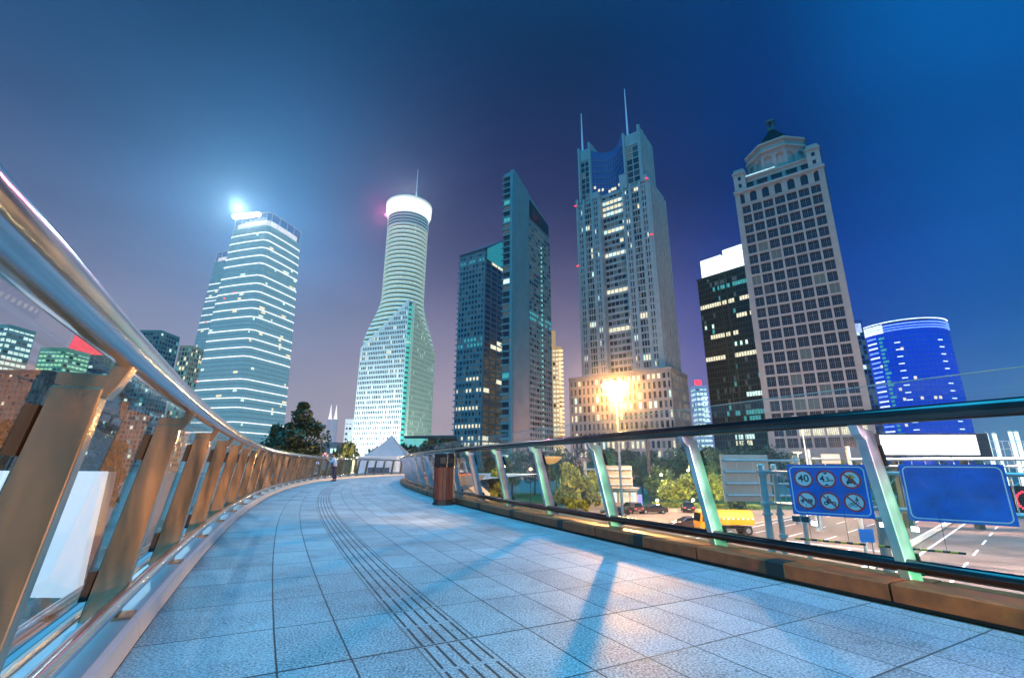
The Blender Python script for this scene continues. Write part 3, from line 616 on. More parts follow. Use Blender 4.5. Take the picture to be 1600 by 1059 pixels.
# ---- B4: pair of slab towers with sloping roofs
def slab_towers():
    v = V2(.515, .857).normalized(); w = V2(.857, -.515).normalized()
    grey = mat('concrete_slab', (.30, .33, .33), .7, noise=.1, nscale=.15); cl = mat('blue_grey_cladding', (.20, .24, .26), .6, noise=.12, nscale=.2); dg = mat('dark_curtain_glass', (.015, .025, .035), .18)
    # tall slab
    C = V2(.4, 250); t = thing('slab_tower', (C.x, C.y, GZ), 'taller thin grey slab tower with blank concrete strip and roof sloping down rightward', 'skyscraper')
    zc = ZAT(802, 266, C.x, C.y); E = C+v*49; ze = ZAT(861, 354, E.x, E.y); wN = 7.0; Lf = C-w*wN
    def zr(d): return zc+(ze-zc)*d/49
    mb = MB(); a = [C, E, E-w*wN*2.6, C-w*wN]
    mb.hull([(p.x, p.y, GZ) for p in a], [(C.x, C.y, zc), (E.x, E.y, ze), (a[2].x, a[2].y, ze), (a[3].x, a[3].y, zc-1)])
    # window zone bars on the right face from 18 to 49 m, floors of the narrow end
    z0, z1 = 6, ZAT(824.7, 342, *(C+v*18).xy)
    nz = 44; Ow = C+v*19
    bars(mb, Ow, v, w, 30, z0, z1-1, 10, nz, .12, .42, .35)
    # blank concrete strip proud of the rest
    p0, p1 = C, C+v*18; mb.hull([(p0.x, p0.y, GZ), (p1.x, p1.y, GZ), (p1.x+w.x*.6, p1.y+w.y*.6, GZ), (p0.x+w.x*.6, p0.y+w.y*.6, GZ)], [(p0.x, p0.y, zr(0)+.6), (p1.x, p1.y, zr(18)), (p1.x+w.x*.6, p1.y+w.y*.6, zr(18)), (p0.x+w.x*.6, p0.y+w.y*.6, zr(0)+.6)])
    for j in range(46):
        z = zc-4-j*4.0
        if z < 2: break
        mb.fbox(Lf+w*(wN/2-.6)-v*-.0+Vector((0, 0, z)), w, -v, wN-1.2, .9, .9) ; mb.fbox(Lf+w*(wN/2-1.0)-v*.9+Vector((0, 0, z)), w, -v, wN-.6, .8, .9)
    mb.fbox(C-w*.9-v*.9+Vector((0, 0, GZ)), w, -v, 1.8, zc-GZ, .9)
    part(mb, 'wall', grey, t)
    lit = lambda i, j: (1 if rng.random() < .5 else 0) if j not in (24, 25) else (4 if rng.random() < .8 else 1)
    rects = winrects(Ow, v, w, 30, z0, z1-1, 10, nz, .12, .42, lit, off=.12)
    lit2 = lambda i, j: 3 if (rng.random() < .08) else (4 if rng.random() < .12 else (1 if rng.random() < .5 else 0))
    rects += winrects(Lf, w, -v, wN-1.4, zc-4-44*4.0+.9, zc-4+.9, 1, 44, .15, .22, lit2, off=.1)
    put_windows(t, rects, detail=False)
    # a column of small teal stair lights
    mb = MB()
    for j in range(40): p = Ow+v*16.5+w*.5; mb.box((p.x, p.y, 10+j*(z1-20)/40), (.9, .9, 1.1), 0)
    o = part(mb, 'stair_light', emat('stair_teal', (.25, .8, .75), .8), t)
    # dark glass gable
    g0, g1 = C+v*20+w*.3, C+v*47+w*.3; zz = lambda d: zr(d)-1.5
    mb = MB(); mb.hull([(g0.x, g0.y, z1+2), (g1.x, g1.y, z1+1), (g1.x, g1.y, zz(47)), (g0.x, g0.y, zz(20)-2)], [(g0.x+w.x*.2, g0.y+w.y*.2, z1+2), (g1.x+w.x*.2, g1.y+w.y*.2, z1+1), (g1.x+w.x*.2, g1.y+w.y*.2, zz(47)), (g0.x+w.x*.2, g0.y+w.y*.2, zz(20)-2)])
    part(mb, 'gable_glass', dg, t)
    # lower slab
    A = V2(-38.6, 315); wL = 22.5; Bc = A+w*wL; t2 = thing('slab_tower', (A.x, A.y, GZ), 'lower blue grey slab tower with small windows and a teal gable under its roof', 'skyscraper')
    D = 24.0; zf = 150; zb = ZAT(781, 375, *(Bc+v*D).xy)
    q = [A, Bc, Bc+v*D, A+v*D]
    mb = MB(); mb.hull([(p.x, p.y, GZ) for p in q], [(A.x, A.y, zf), (Bc.x, Bc.y, zf+1), (q[2].x, q[2].y, zf+1), (q[3].x, q[3].y, zf)])
    bars(mb, A, w, -v, wL, 4, zf-1, 8, 37, .38, .40, .4); bars(mb, Bc, v, w, D, 4, zf-1, 3, 37, .10, .25, .2)
    for j in range(38): mb.fbox(A-w*.7+Vector((0, 0, 4+j*(zf-5)/37-.4)), w, -v, 2.6, .7, .9)
    part(mb, 'wall', cl, t2)
    hot = set([2, 3, 5, 8, 11, 13, 19, 20, 35])
    lit = lambda i, j: ((2 if j < 17 else 4) if rng.random() < .7 else 1) if j in hot else (1 if rng.random() < .25 else 0)
    rects = winrects(A, w, -v, wL, 4, zf-1, 8, 37, .38, .4, lit)
    lit3 = lambda i, j: 2 if (j in hot and rng.random() < .45) else 0
    rects += winrects(Bc, v, w, D, 4, zf-1, 3, 37, .1, .25, lit3)
    put_windows(t2, rects, detail=False)
    mb = MB(); e = .8
    P = [A-w*e-v*e, Bc+w*e-v*e, Bc+w*e+v*D, A-w*e+v*D]; pk = A+w*(wL*.98)+v*D*.9
    mb.hull([(P[0].x, P[0].y, zf), (P[1].x, P[1].y, zf+.8), (P[2].x, P[2].y, zf+1), (P[3].x, P[3].y, zf)], [(P[0].x, P[0].y, zf+.8), (P[1].x, P[1].y, zf+1.6), (P[2].x, P[2].y, zb), (P[3].x, P[3].y, zf+2)])
    part(mb, 'roof', mat('roof_dark', (.09, .10, .14), .5), t2)
    mb = MB(); g = [Bc+w*.85+v*1.0, Bc+w*.85+v*(D-.5)]; mb.hull([(g[0].x, g[0].y, zf-7), (g[1].x, g[1].y, zf-7), (g[1].x, g[1].y, zb-1), (g[0].x, g[0].y, zf+1)], [(p.x+w.x*.2, p.y+w.y*.2, z) for p, z in ((g[0], zf-7), (g[1], zf-7), (g[1], zb-1), (g[0], zf+1))])
    part(mb, 'gable_glass', mat('teal_gable', (.02, .12, .14), .3, emis=(.03, .42, .48), es=.5), t2)
slab_towers()
# ---- B2 / B1: glass towers with light bands and glowing crowns
def band_tower(label, ctr, ang, side, z1, bands, crown, lamp_on, nfl, tone=1.0):
    t = thing('glass_tower', (ctr.x, ctr.y, GZ), label, 'skyscraper', 'bright banded glass towers')
    def sec(z, k=1.0, dz=0.0):
        s = side*(1.14-.26*max(0, (z-GZ)/(z1-GZ))**1.3)*k/2; c = s*.14; pts = []
        for q in range(4):
            a = ang+q*math.pi/2; e1 = Vector((math.cos(a), math.sin(a), 0)); e2 = Vector((-math.sin(a), math.cos(a), 0))
            for f in (-1, -.5, 0, .5, 1): pts.append(ctr+e1*(s+ (1-f*f)*s*.03)+e2*(s-c)*f)
        return [(p.x, p.y, z+dz) for p in pts]
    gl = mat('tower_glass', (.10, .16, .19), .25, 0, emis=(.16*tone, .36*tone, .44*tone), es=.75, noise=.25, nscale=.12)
    mb = MB(); zs = list(np.linspace(GZ, z1, 14))
    for a, b in zip(zs[:-1], zs[1:]): mb.hull(sec(a), sec(b))
    part(mb, 'curtain_wall', gl, t)
    fh = (z1-GZ)/nfl
    mb = MB()
    for j in range(1, nfl): z = GZ+j*fh; mb.hull(sec(z, 1.008), sec(z, 1.008, fh*.30))
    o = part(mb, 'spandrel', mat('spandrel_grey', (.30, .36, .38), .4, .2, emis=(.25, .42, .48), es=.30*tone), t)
    # fine vertical mullions
    mb = MB(); N_ = 84
    lo, hi = sec(GZ, 1.012), sec(z1, 1.012)
    n = len(lo); segs = []
    for k in range(n):
        a0, a1 = Vector(lo[k]), Vector(lo[(k+1) % n]); b0, b1 = Vector(hi[k]), Vector(hi[(k+1) % n])
        for q in range(5):
            f = (q+.5)/5; pl = [Vector(sec(z, 1.012)[k])*(1-f)+Vector(sec(z, 1.012)[(k+1) % n])*f for z in zs[::3]+[z1]]
            mb.tube(pl, .16, 3, cap=False)
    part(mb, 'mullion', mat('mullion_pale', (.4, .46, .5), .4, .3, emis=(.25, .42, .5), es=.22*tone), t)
    for j in bands:
        z = GZ+j*fh; mb = MB(); mb.hull(sec(z-.1, 1.02), sec(z-.1, 1.02, .85)); part(mb, 'light_band', MT['bandlight'], t)
    # lit office groups
    mats = [MT['win'][2], MT['win'][3]]; made = 0
    for _ in range(95):
        z = GZ+int(rng.integers(4, nfl-2))*fh+fh*.34; k = int(rng.integers(0, n)); s_ = sec(z, 1.013); p, q = Vector(s_[k]), Vector(s_[(k+1) % n])
        f0 = rng.random()*.6; f1 = min(1, f0+.12+rng.random()*.4); a, b = p.lerp(q, f0), p.lerp(q, f1)
        mm = (a+b)/2; nn = (mm-ctr); nn.z = 0
        if nn.dot(Vector((ctr.x, ctr.y, 0))) > 0: continue
        mb = MB(); u_ = (b-a).normalized(); nv = nn.normalized(); mb.fbox(mm, u_, nv, (b-a).length, fh*.5, .15); part(mb, 'lit_window', mats[int(rng.random() < .5)], t)
    # crown screen
    mb = MB(); s1, s2 = sec(z1, .99), sec(z1, .99, crown); n = len(s1)
    for k in range(n):
        f = 1-.35*abs(((k-13) % n)/n-.5); a, b = Vector(s1[k]), Vector(s1[(k+1) % n]); c, d_ = Vector(s2[(k+1) % n]), Vector(s2[k])
        mb.hull([a, b, c, d_], [p+(ctr-p)*.01 for p in (a, b, c, d_)])
    part(mb, 'crown_screen', MT['crown'], t)
    mb = MB(); mb.hull(sec(z1, .90), sec(z1, .90, crown*.5)); part(mb, 'crown_light', MT['crownlight'], t)
    mb = MB(); ss_ = sec(z1, 1.0, crown)
    for k in range(n): mb.tube([ss_[k], ss_[(k+1) % n]], .3, 5)
    for k in range(0, n): mb.tube([Vector(s1[k]), Vector(s2[k])], .18, 4)
    part(mb, 'crown_frame', mat('crown_frame', (.5, .5, .5), .4, emis=(.6, .6, .62), es=.35), t)
    for fz, k in ((.68, 16), (.64, 12), (.34, 15), (.70, 17)):
        p = Vector(sec(GZ+(z1-GZ)*fz, 1.03)[k % n])
        mb = MB(); mb.lathe(p, [(.2, -.7), (1.0, 0), (.2, .7)], 8); part(mb, 'warning_light', MT['red'], t)
    return t, sec
MT['floodw'] = emat('flood_white', (.85, .97, 1.0), 6); MT['bandlight'] = emat('band_light', (.92, .98, 1.0), 1.5); MT['crown'] = glassmat('crown_glass', (.8, .84, .9), .8, .10); MT['crownlight'] = emat('crown_light', (1.0, .92, .86), 1.6); MT['red'] = emat('warning_red', (1, .03, .06), 3)
tB2, sB2 = band_tower('bright glass tower with white light bands and a blazing corner lamp on its crown', V2(-258, 442), math.atan2(9, -30)+math.pi, 53, 230, [8, 10, 13, 15, 17, 19, 24, 26, 28, 30, 33, 35, 37, 39, 41, 43, 46, 48, 50, 52, 54], 14, True, 56)
tB1, sB1 = band_tower('farther banded glass tower half hidden behind the brightest one', V2(-338, 535), math.atan2(9, -30)+math.pi, 50, 238, [10, 13, 15, 17, 20, 22, 24, 26, 36, 38, 40, 42, 44, 45, 47, 49], 12, False, 56, .8)
# blazing corner floodlight of the crown
lp = Vector(G(384, 339, 241))+Vector((0, -5, 0))
for k in range(5):
    q = lp+Vector((-9+k*6.2, 3-k*1.3, 0)); fl = MB(); fl.lathe((q.x, q.y, q.z-1.5), [(1, -2), (2.6, -1.2), (3.2, .6), (2.2, 2), (.6, 2.4)], 12); part(fl, 'flood_lamp', MT['floodw'], tB2)
lamp('crown_flood_light', 'SPOT', lp+Vector((0, -9, 2)), (0, 0, 2), (.55, .88, 1.0), 1.1e6, 1.5, 30, .9)
# ---- B3: round tower rising from a cut square base
def twist_tower():
    A, Cc = Vector((-129, 384, 0)), Vector((-71, 413, 0)); Bn = Vector((-85.5, 369.5, 0)); Dd = A+Cc-Bn; ctr = (A+Cc)/2
    t = thing('round_tower', (ctr.x, ctr.y, GZ), 'green white round tower rising from a slanted square base, topped by a glowing ring', 'skyscraper')
    wl = mat('lit_cladding', (.62, .66, .60), .55, noise=.06, nscale=.2, emis=(.48, .62, .50), es=.35); dk = mat('ring_glass', (.03, .07, .08), .2, emis=(.06, .25, .24), es=.35)  # flood light on the walls put into the cladding as emission
    zt = 226.0; zS = 96.0; zD = ZAT(640, 470, Bn.x, Bn.y)
    r = 18.6
    # round shaft that widens into the square shoulders of the base
    e1 = (A-Bn).normalized(); e2 = (Cc-Bn).normalized(); hs = (A-Bn).length/2*.975; NS = 64
    def sec(z, grow=0.0):
        k = max(0, min(1, (zD+14-z)/(zD+14-zS))); k = k*k*(3-2*k) if z < zD+14 else 0; pts = []
        for i in range(NS):
            q = 2*math.pi*i/NS; c_, s_ = math.cos(q), math.sin(q); sq = hs/max(abs(c_), abs(s_)); rr = r+grow+(sq-r)*k
            p = ctr+e1*(c_*rr)+e2*(s_*rr); pts.append((p.x, p.y, z))
        return pts
    mb = MB(); zs = list(np.linspace(GZ, zS, 3))+list(np.linspace(zS+3, zD+14, 10))+[zt]
    for a_, b_ in zip(zs[:-1], zs[1:]): mb.hull(sec(a_, -.5), sec(b_, -.5))
    part(mb, 'ring_glazing', dk, t)
    mb = MB(); fh = 4.15; z = zS+1
    while z < zt-12:
        mb.hull(sec(z, .35), [(x_, y_, z+1.7) for x_, y_, _ in sec(z+1.7, .35)])
        gm = MB(); gm.hull(sec(z+1.72, .1), [(x_, y_, z+2.4) for x_, y_, _ in sec(z+2.4, .1)]); part(gm, 'light_ring', MT['ringlight'], t)
        z += fh
    part(mb, 'floor_ring', wl, t)
    # dark sky lobby band and glowing crown ring that widens a little
    mb = MB(); mb.lathe((ctr.x, ctr.y, zt-12), [(r-.2, 0), (r+.3, 0), (r+.3, 12), (r-.2, 12)], 56); part(mb, 'upper_band', mat('upper_band', (.03, .08, .12), .2, emis=(.03, .2, .3), es=.5), t)
    mb = MB()
    for z in (zt-9, zt-6, zt-3): mb.lathe((ctr.x, ctr.y, z), [(r, 0), (r+.7, 0), (r+.7, .5), (r, .5)], 48)
    part(mb, 'band_ring', wl, t)
    ztop = 244.0
    mb = MB(); mb.lathe((ctr.x, ctr.y, zt), [(r-.5, 0), (r+.6, 0), (r+2.6, 6), (r+2.9, ztop-zt-4), (r+1.6, ztop-zt-4), (r, 4)], 56); part(mb, 'crown_ring', emat('crown_white', (.92, 1.0, .95), 1.15), t)
    mb = MB(); mb.lathe((ctr.x, ctr.y, ztop-4), [(r+1.5, 0), (r+3.1, 0), (r+3.1, 1.5), (r+1.5, 1.5)], 56)
    for k in range(40): q = 2*math.pi*k/40; mb.tube([(ctr.x+(r+.7)*math.cos(q), ctr.y+(r+.7)*math.sin(q), zt), (ctr.x+(r+3.05)*math.cos(q), ctr.y+(r+3.05)*math.sin(q), ztop-4)], .2, 4)
    part(mb, 'crown_rail', wl, t)
    # pink flood lamp on the crown's edge
    p = G(604, 336, 236); mb = MB(); mb.lathe(p, [(.5, -1.6), (2.2, 0), (.5, 1.6)], 10); part(mb, 'flood_lamp', emat('flood_pink', (1.0, .18, .35), 4), t)
    # mast with lattice foot
    mp = Vector((ctr.x+9, ctr.y-r*.72, 0)); zm = ZAT(657, 265, mp.x, mp.y); mb = MB()
    for k in range(4):
        q = math.pi/4+k*math.pi/2; mb.tube([(mp.x+2.6*math.cos(q), mp.y+2.6*math.sin(q), 205), (mp.x+.3*math.cos(q), mp.y+.3*math.sin(q), 250)], .28, 4)
    for z in np.arange(207, 248, 4.5):
        w_ = 2.6*(250-z)/45+.25; w2_ = 2.6*(250-z-4.5)/45+.25
        for k in range(4):
            q, q2 = math.pi/4+k*math.pi/2, math.pi/4+(k+1)*math.pi/2; mb.tube([(mp.x+w_*math.cos(q), mp.y+w_*math.sin(q), z), (mp.x+w2_*math.cos(q2), mp.y+w2_*math.sin(q2), z+4.5)], .16, 4)
    mb.tube([(mp.x, mp.y, 248), (mp.x, mp.y, zm)], [.5, .15], 6); part(mb, 'mast', mat('mast_white', (.7, .75, .75), .4, emis=(.5, .6, .6), es=.4), t)
    # square base: two cut walls with a glazed channel at the near corner
    def wall(P, Q, chan):      # P far end, Q near the corner
        u_ = (Q-P).normalized(); L_ = (Q-P).length-chan; n_ = V2(u_.y, -u_.x)
        if n_.dot(Vector((Q.x, Q.y, 0))) > 0: n_ = -n_
        return u_, L_, n_
    for (P, Q, chan, pitch, nm) in ((A, Bn, 2.2, 1.62, 'left'), (Cc, Bn, 4.2, 1.62, 'right')):
        u_, L_, n_ = wall(P, Q, chan); e = P+u_*L_; ztp = zS; zr = zS+(zD-zS)
        mb = MB(); mb.hull([(P.x, P.y, GZ), (e.x, e.y, GZ), (e.x, e.y, zr), (P.x, P.y, zS)], [(p.x-n_.x*.8, p.y-n_.y*.8, z) for p, z in ((P, GZ), (e, GZ), (e, zr), (P, zS))])
        N_ = int(L_/pitch)
        for i in range(N_+1):
            x = i*L_/N_; p = P+u_*x; zt_ = zS+(zr-zS)*x/L_; mb.fbox(Vector((p.x, p.y, GZ))+n_*.5, u_, n_, .55, zt_-GZ, .6)
        mb.hull([(P.x+n_.x*.7, P.y+n_.y*.7, zS), (e.x+n_.x*.7, e.y+n_.y*.7, zr), (e.x+n_.x*.7, e.y+n_.y*.7, zr+1.6), (P.x+n_.x*.7, P.y+n_.y*.7, zS+1.6)], [(p.x-n_.x*1, p.y-n_.y*1, z) for p, z in ((P, zS), (e, zr), (e, zr+1.6), (P, zS+1.6))])
        z = 10.0
        while z < zr-3:
            x0 = 0 if z < zS-1 else (z-zS)/(zr-zS)*L_+1
            if L_-x0 > 2: p = P+u_*(x0+L_)/2; mb.fbox(Vector((p.x, p.y, z))+n_*.3, u_, n_, L_-x0, 1.35, .4)
            z += 4.15
        part(mb, 'cut_wall', MT['cutwall'] if nm == 'left' else MT['cutwall_dim'], t)
        rc = []; z = 10.0+1.35; N2 = N_
        while z < zr-5:
            for i in range(N2):
                xm = (i+.5)*L_/N_; zl_ = zS+(zr-zS)*xm/L_
                if z+2.8 > zl_-1: continue
                p = P+u_*xm
                kk = (2 if nm == 'left' else 3) if rng.random() < (.10 if nm == 'left' else .06) else (1 if rng.random() < .5 else 0)
                rc.append((Vector((p.x, p.y, z))+n_*.08, u_, n_, L_/N_-.6, 2.5, kk))
            z += 4.15
        put_windows(t, rc, cap=48, detail=False, name='window')
    # body behind the walls (fills the square up to the shoulder) and channel bays
    mb = MB(); a_, b_, c_, d_ = A, Bn, Cc, Dd; k = .985; P4 = [ctr+(p-ctr)*k for p in (A+(Bn-A)*0, A+(Bn-A)*.95, Bn+(Cc-Bn)*.09, Cc, Dd)]
    mb.hull([(p.x, p.y, GZ) for p in P4], [(p.x, p.y, zS-.5) for p in P4]); part(mb, 'base_block', MT['cutwall_dim'], t)
    mb = MB(); q = Bn+(ctr-Bn).normalized()*3.2
    z = 12.0
    while z < zD-4:
        mb.lathe((q.x, q.y, z), [(1.5, 0), (2.6, .2), (2.6, 2.2), (1.5, 2.6)], 12); z += 4.15
    part(mb, 'bay_window', mat('bay_teal', (.05, .3, .28), .3, emis=(.12, .75, .6), es=.55), t)
    mb = MB(); mb.tube([(q.x, q.y, GZ), (q.x, q.y, zD)], 1.7, 12); part(mb, 'corner_column', dk, t)
    # pale fin right of the channel
    f = Bn+(Cc-Bn).normalized()*5.0; mb = MB(); mb.box((f.x, f.y, (12+zD)/2), (1.6, 1.6, zD-12), 0); part(mb, 'corner_fin', wl, t)
MT['ringlight'] = emat('ring_light', (.85, 1.0, .78), 1.15); MT['cutwall'] = mat('base_cladding_lit', (.66, .70, .70), .6, noise=.05, nscale=.2, emis=(.42, .60, .58), es=.25); MT['cutwall_dim'] = mat('base_cladding_dim', (.36, .42, .36), .6, noise=.08, nscale=.2, emis=(.34, .46, .34), es=.42)  # bright and dim wall copies, flood light put into colour and emission
twist_tower()
lamp('tower_floodlight', 'SPOT', (-120, 330, GZ+2), (-103, 378, 30), (.95, 1.0, .96), 4.5e5, 2, 110, .8)
lamp('tower_floodlight', 'SPOT', (-70, 335, GZ+2), (-92, 378, 60), (.85, 1.0, .88), 1.2e5, 2, 100, .8)
lamp('crown_pink_light', 'SPOT', G(604, 336, 236)+Vector((-1, -4, 0)), (0, 0, 2), (1.0, .12, .32), 5e5, 1, 16, .9)
lamp('crown_white_light', 'SPOT', (-95, 370, 238), (0, 0, 2), (.75, 1.0, .95), 1.2e5, 1, 30, .9)
# ---- B6: dark glass tower with a lit crown box
def dark_tower():
    A = Vector((129, 300, 0)); u = V2(17, -20).normalized(); v = V2(.76, .65).normalized(); zt = ZAT(1089, 440, A.x, A.y)
    t = thing('dark_tower', (A.x, A.y, GZ), 'black green glass tower with a white glowing rooftop box, rising beside the stone tower', 'skyscraper')
    W_ = 40; n = V2(u.y, -u.x); n = n if n.dot(A) < 0 else -n; v = -n
    mb = MB(); prism(mb, rect_pts(A, u, v, W_, 30), GZ, zt); nz = 34
    part(mb, 'curtain_wall', mat('black_green_glass', (.012, .03, .03), .15, noise=.2, nscale=.2), t)
    mb = MB(); bars(mb, A, u, n, W_, 2, zt, 24, nz, .14, .22, .25); prism(mb, rect_pts(A-u*.4-v*.4, u, v, W_+.8, 30), zt, zt+1.2)
    mb.fbox(A+u*15+n*.5+Vector((0, 0, 2)), u, n, .9, zt-2, .6); mb.fbox(A+u*19+n*.5+Vector((0, 0, 2)), u, n, .9, zt-2, .6)
    part(mb, 'frame', mat('dark_frame', (.02, .055, .05), .35, .3), t)
    rc = []
    fh = (zt-2)/nz
    for j, a, b, k in ((28, 0, 24, 2), (25, 14, 24, 2), (24, 1, 5, 3), (22, 3, 14, 2), (20, 11, 17, 3), (18, 0, 24, 2), (32, 5, 16, 1), (31, 8, 20, 4), (12, 6, 12, 1), (11, 14, 22, 3), (8, 9, 20, 4), (7, 12, 20, 4), (6, 3, 22, 1), (3, 8, 14, 2), (4, 8, 15, 3)):
        for i in range(a, b):
            if rng.random() < .82: rc.append((A+u*(i+.5)*W_/24+n*.05+Vector((0, 0, 2+j*fh+.12*fh)), u, n, W_/24*.86, fh*.76, k))
    for _ in range(55):
        i, j = int(rng.integers(0, 24)), int(rng.integers(2, nz)); rc.append((A+u*(i+.5)*W_/24+n*.04+Vector((0, 0, 2+j*fh+.12*fh)), u, n, W_/24*.86, fh*.76, 4 if rng.random() < .3 else 1))
    put_windows(t, rc, detail=False)
    z2 = ZAT(1103, 405, *(A+u*4).xy)
    for x0, x1, zz in ((2.5, 17, z2), (18.5, 38, z2+2.5)):
        mb = MB(); prism(mb, rect_pts(A+u*x0+v*2, u, v, x1-x0, 14), zt+1.2, zz); part(mb, 'rooftop_sign_box', emat('roof_box_light', (.86, 1.0, .93), 1.7), t)
dark_tower()
# ---- B8: blue round tower
def blue_tower():
    ctr = Vector((300, 343, 0)); r = 27.0; zt = 103.0
    L_ = G(1363, 500, zt); 
    t = thing('blue_round_tower', (ctr.x, ctr.y, GZ), 'round tower washed in electric blue light with stacked white neon bars', 'skyscraper')
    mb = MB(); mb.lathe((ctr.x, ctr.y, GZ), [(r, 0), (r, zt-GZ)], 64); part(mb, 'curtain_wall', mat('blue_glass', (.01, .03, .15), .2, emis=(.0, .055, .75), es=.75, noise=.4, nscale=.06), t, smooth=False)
    mb = MB()
    for k in range(64):
        q = 2*math.pi*k/64; mb.tube([(ctr.x+(r+.1)*math.cos(q), ctr.y+(r+.1)*math.sin(q), GZ), (ctr.x+(r+.1)*math.cos(q), ctr.y+(r+.1)*math.sin(q), zt)], .14, 4, cap=False)
    for z in np.arange(6, zt, 3.6): mb.lathe((ctr.x, ctr.y, z), [(r-.1, 0), (r+.12, 0), (r+.12, .4), (r-.1, .4)], 64)
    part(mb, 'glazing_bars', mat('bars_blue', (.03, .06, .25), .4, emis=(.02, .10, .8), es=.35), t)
    base = math.atan2(-ctr.y, -ctr.x)
    neon = emat('neon_white_blue', (.62, .75, 1.0), 1.9); neonb = emat('neon_blue', (.12, .25, 1.0), 2.2)
    def bar(q0, q1, z, h, m, rr=.6, nm='neon_bar'):
        mb = MB(); qs = np.linspace(q0, q1, max(2, int(abs(q1-q0)/.08)+1))
        for a, b in zip(qs[:-1], qs[1:]):
            f = lambda q, e: Vector((ctr.x+(r+e)*math.cos(q), ctr.y+(r+e)*math.sin(q), z))
            mb.hull([f(a, .1), f(b, .1), f(b, rr), f(a, rr)], [p+Vector((0, 0, h)) for p in (f(a, .1), f(b, .1), f(b, rr), f(a, rr))])
        part(mb, nm, m, t)
    # position angle: base faces the camera, negative = left in view
    sg = 1
    # check which way increases to the right
    tst = Vector((ctr.x+r*math.cos(base+.3), ctr.y+r*math.sin(base+.3), 0)); sg = 1 if tst.x/tst.y > ctr.x/ctr.y else -1
    zz = 10.0
    while zz < zt-3:
        bar(base-sg*1.42, base-sg*.92, zz, 1.0, neon); bar(base-sg*.82, base-sg*.56, zz+.6, 1.0, neon if rng.random() < .6 else neonb)
        zz += 3.6
    zz = 10.0
    while zz < zt-12:
        bar(base-sg*.16, base-sg*.04, zz, .6, neon); bar(base+sg*.80, base+sg*.92, zz, .6, neon); zz += 5.2
    for i, (z, h, m) in enumerate(((zt-1.6, 1.0, neonb), (zt-5.5, .9, neonb), (zt+1.2, .8, neon), (zt-3.6, .7, neonb))): bar(base-1.5, base+1.5, z, h*.7, m, 1.0, 'crown_ring')
    for z in (zt-1, zt-2.6, zt-4.4, zt-6): bar(base-sg*1.3, base-sg*.35, z, 1.0, neon, 1.3, 'neon_bar')
    for _ in range(12):
        q = base+sg*(rng.random()*1.2-.65); z = 10+int(rng.random()*23)*3.6+4; bar(q, q+.06, z, 2.0, MT['win'][2], .3, 'lit_window')
    for k in range(28): bar(base-sg*(.50), base-sg*(.42 if k % 3 else .36), 14+k*2.9, 1.6, MT['win'][4], .3, 'lit_window')
    bar(base-sg*.20, base+sg*.42, 14.5, 2.6, neon, .8, 'sign_bar'); bar(base-sg*.05, base+sg*.2, 10.8, 1.8, neon, .8, 'sign_bar'); bar(base-sg*.10, base+sg*.38, 6.5, 2.6, neon, .8, 'sign_bar')
    mb = MB(); mb.lathe((ctr.x, ctr.y, zt), [(r*.7, 0), (r*.7, 4), (r*.66, 5)], 40); part(mb, 'roof_plant', mat('plant_dark', (.03, .05, .15), .5), t)
blue_tower()
# added upward spots, standing in for orange street light on tower feet
lamp('street_fill', 'SPOT', (40, 205, GZ+3), (68, 262, 30), (1.0, .55, .34), .9e5, 4, 120, .9)
lamp('street_fill', 'SPOT', (74, 120, GZ+3), (130, 205, 75), (1.0, .62, .45), 4.2e5, 4, 90, .9)
lamp('street_fill', 'SPOT', (38, 232, GZ+3), (12, 268, 10), (1.0, .42, .26), .8e5, 4, 110, .9)
# ---- simpler neighbours, each with its own look
def block_tower(name, label, pxl, pxr, pyt, D, wallm, nx, nz, pw, sh, litp, litk, depth=22, z0=GZ, dep=.3, yaw=0.0, cap=60):
    a = AT(pxl, pyt, D); b = AT(pxr, pyt, D); zt = (a.z+b.z)/2; a.z = b.z = 0
    u = (b-a).normalized(); Wd = (b-a).length
    if yaw: u = Matrix.Rotation(yaw, 3, 'Z') @ u
    n = V2(u.y, -u.x); v = -n
    t = thing(name, (a.x, a.y, z0), label, 'building')
    mb = MB(); prism(mb, rect_pts(a, u, v, Wd, depth), z0, zt); bars(mb, a, u, n, Wd, z0+3, zt-.5, nx, nz, pw, sh, dep)
    side_o, side_u, side_n = (a+u*Wd, v, u) if (a+u*Wd/2).x < 0 else (a+v*depth, -v, -u)
    nside = max(2, int(nx*depth/Wd)); bars(mb, side_o, side_u, side_n, depth, z0+3, zt-.5, nside, nz, pw, sh, dep)
    prism(mb, rect_pts(a-u*.3+n*.35, u, v, Wd+.6, depth+.7), zt, zt+.8)
    part(mb, 'wall', wallm, t)
    lit = lambda i, j: litk[int(rng.random()*len(litk))] if rng.random() < litp else (1 if rng.random() < .3 else 0)
    put_windows(t, winrects(a, u, n, Wd, z0+3, zt-.5, nx, nz, pw, sh, lit)+winrects(side_o, side_u, side_n, depth, z0+3, zt-.5, nside, nz, pw, sh, lit), detail=False, zmin=-5, cap=cap)
    return t, a, u, n, Wd, zt
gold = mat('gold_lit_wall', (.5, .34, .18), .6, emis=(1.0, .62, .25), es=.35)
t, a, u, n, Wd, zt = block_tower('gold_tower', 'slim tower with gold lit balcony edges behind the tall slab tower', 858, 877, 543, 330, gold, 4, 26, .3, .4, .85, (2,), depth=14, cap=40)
mb = MB()
for j in range(27): mb.fbox(a+u*(Wd-.6)+n*1.2+Vector((0, 0, 3+j*(zt-3)/27)), u, n, 3.2, 1.3, 2.2)
part(mb, 'balcony_edge', emat('gold_light', (1.0, .70, .36), 1.5), t)
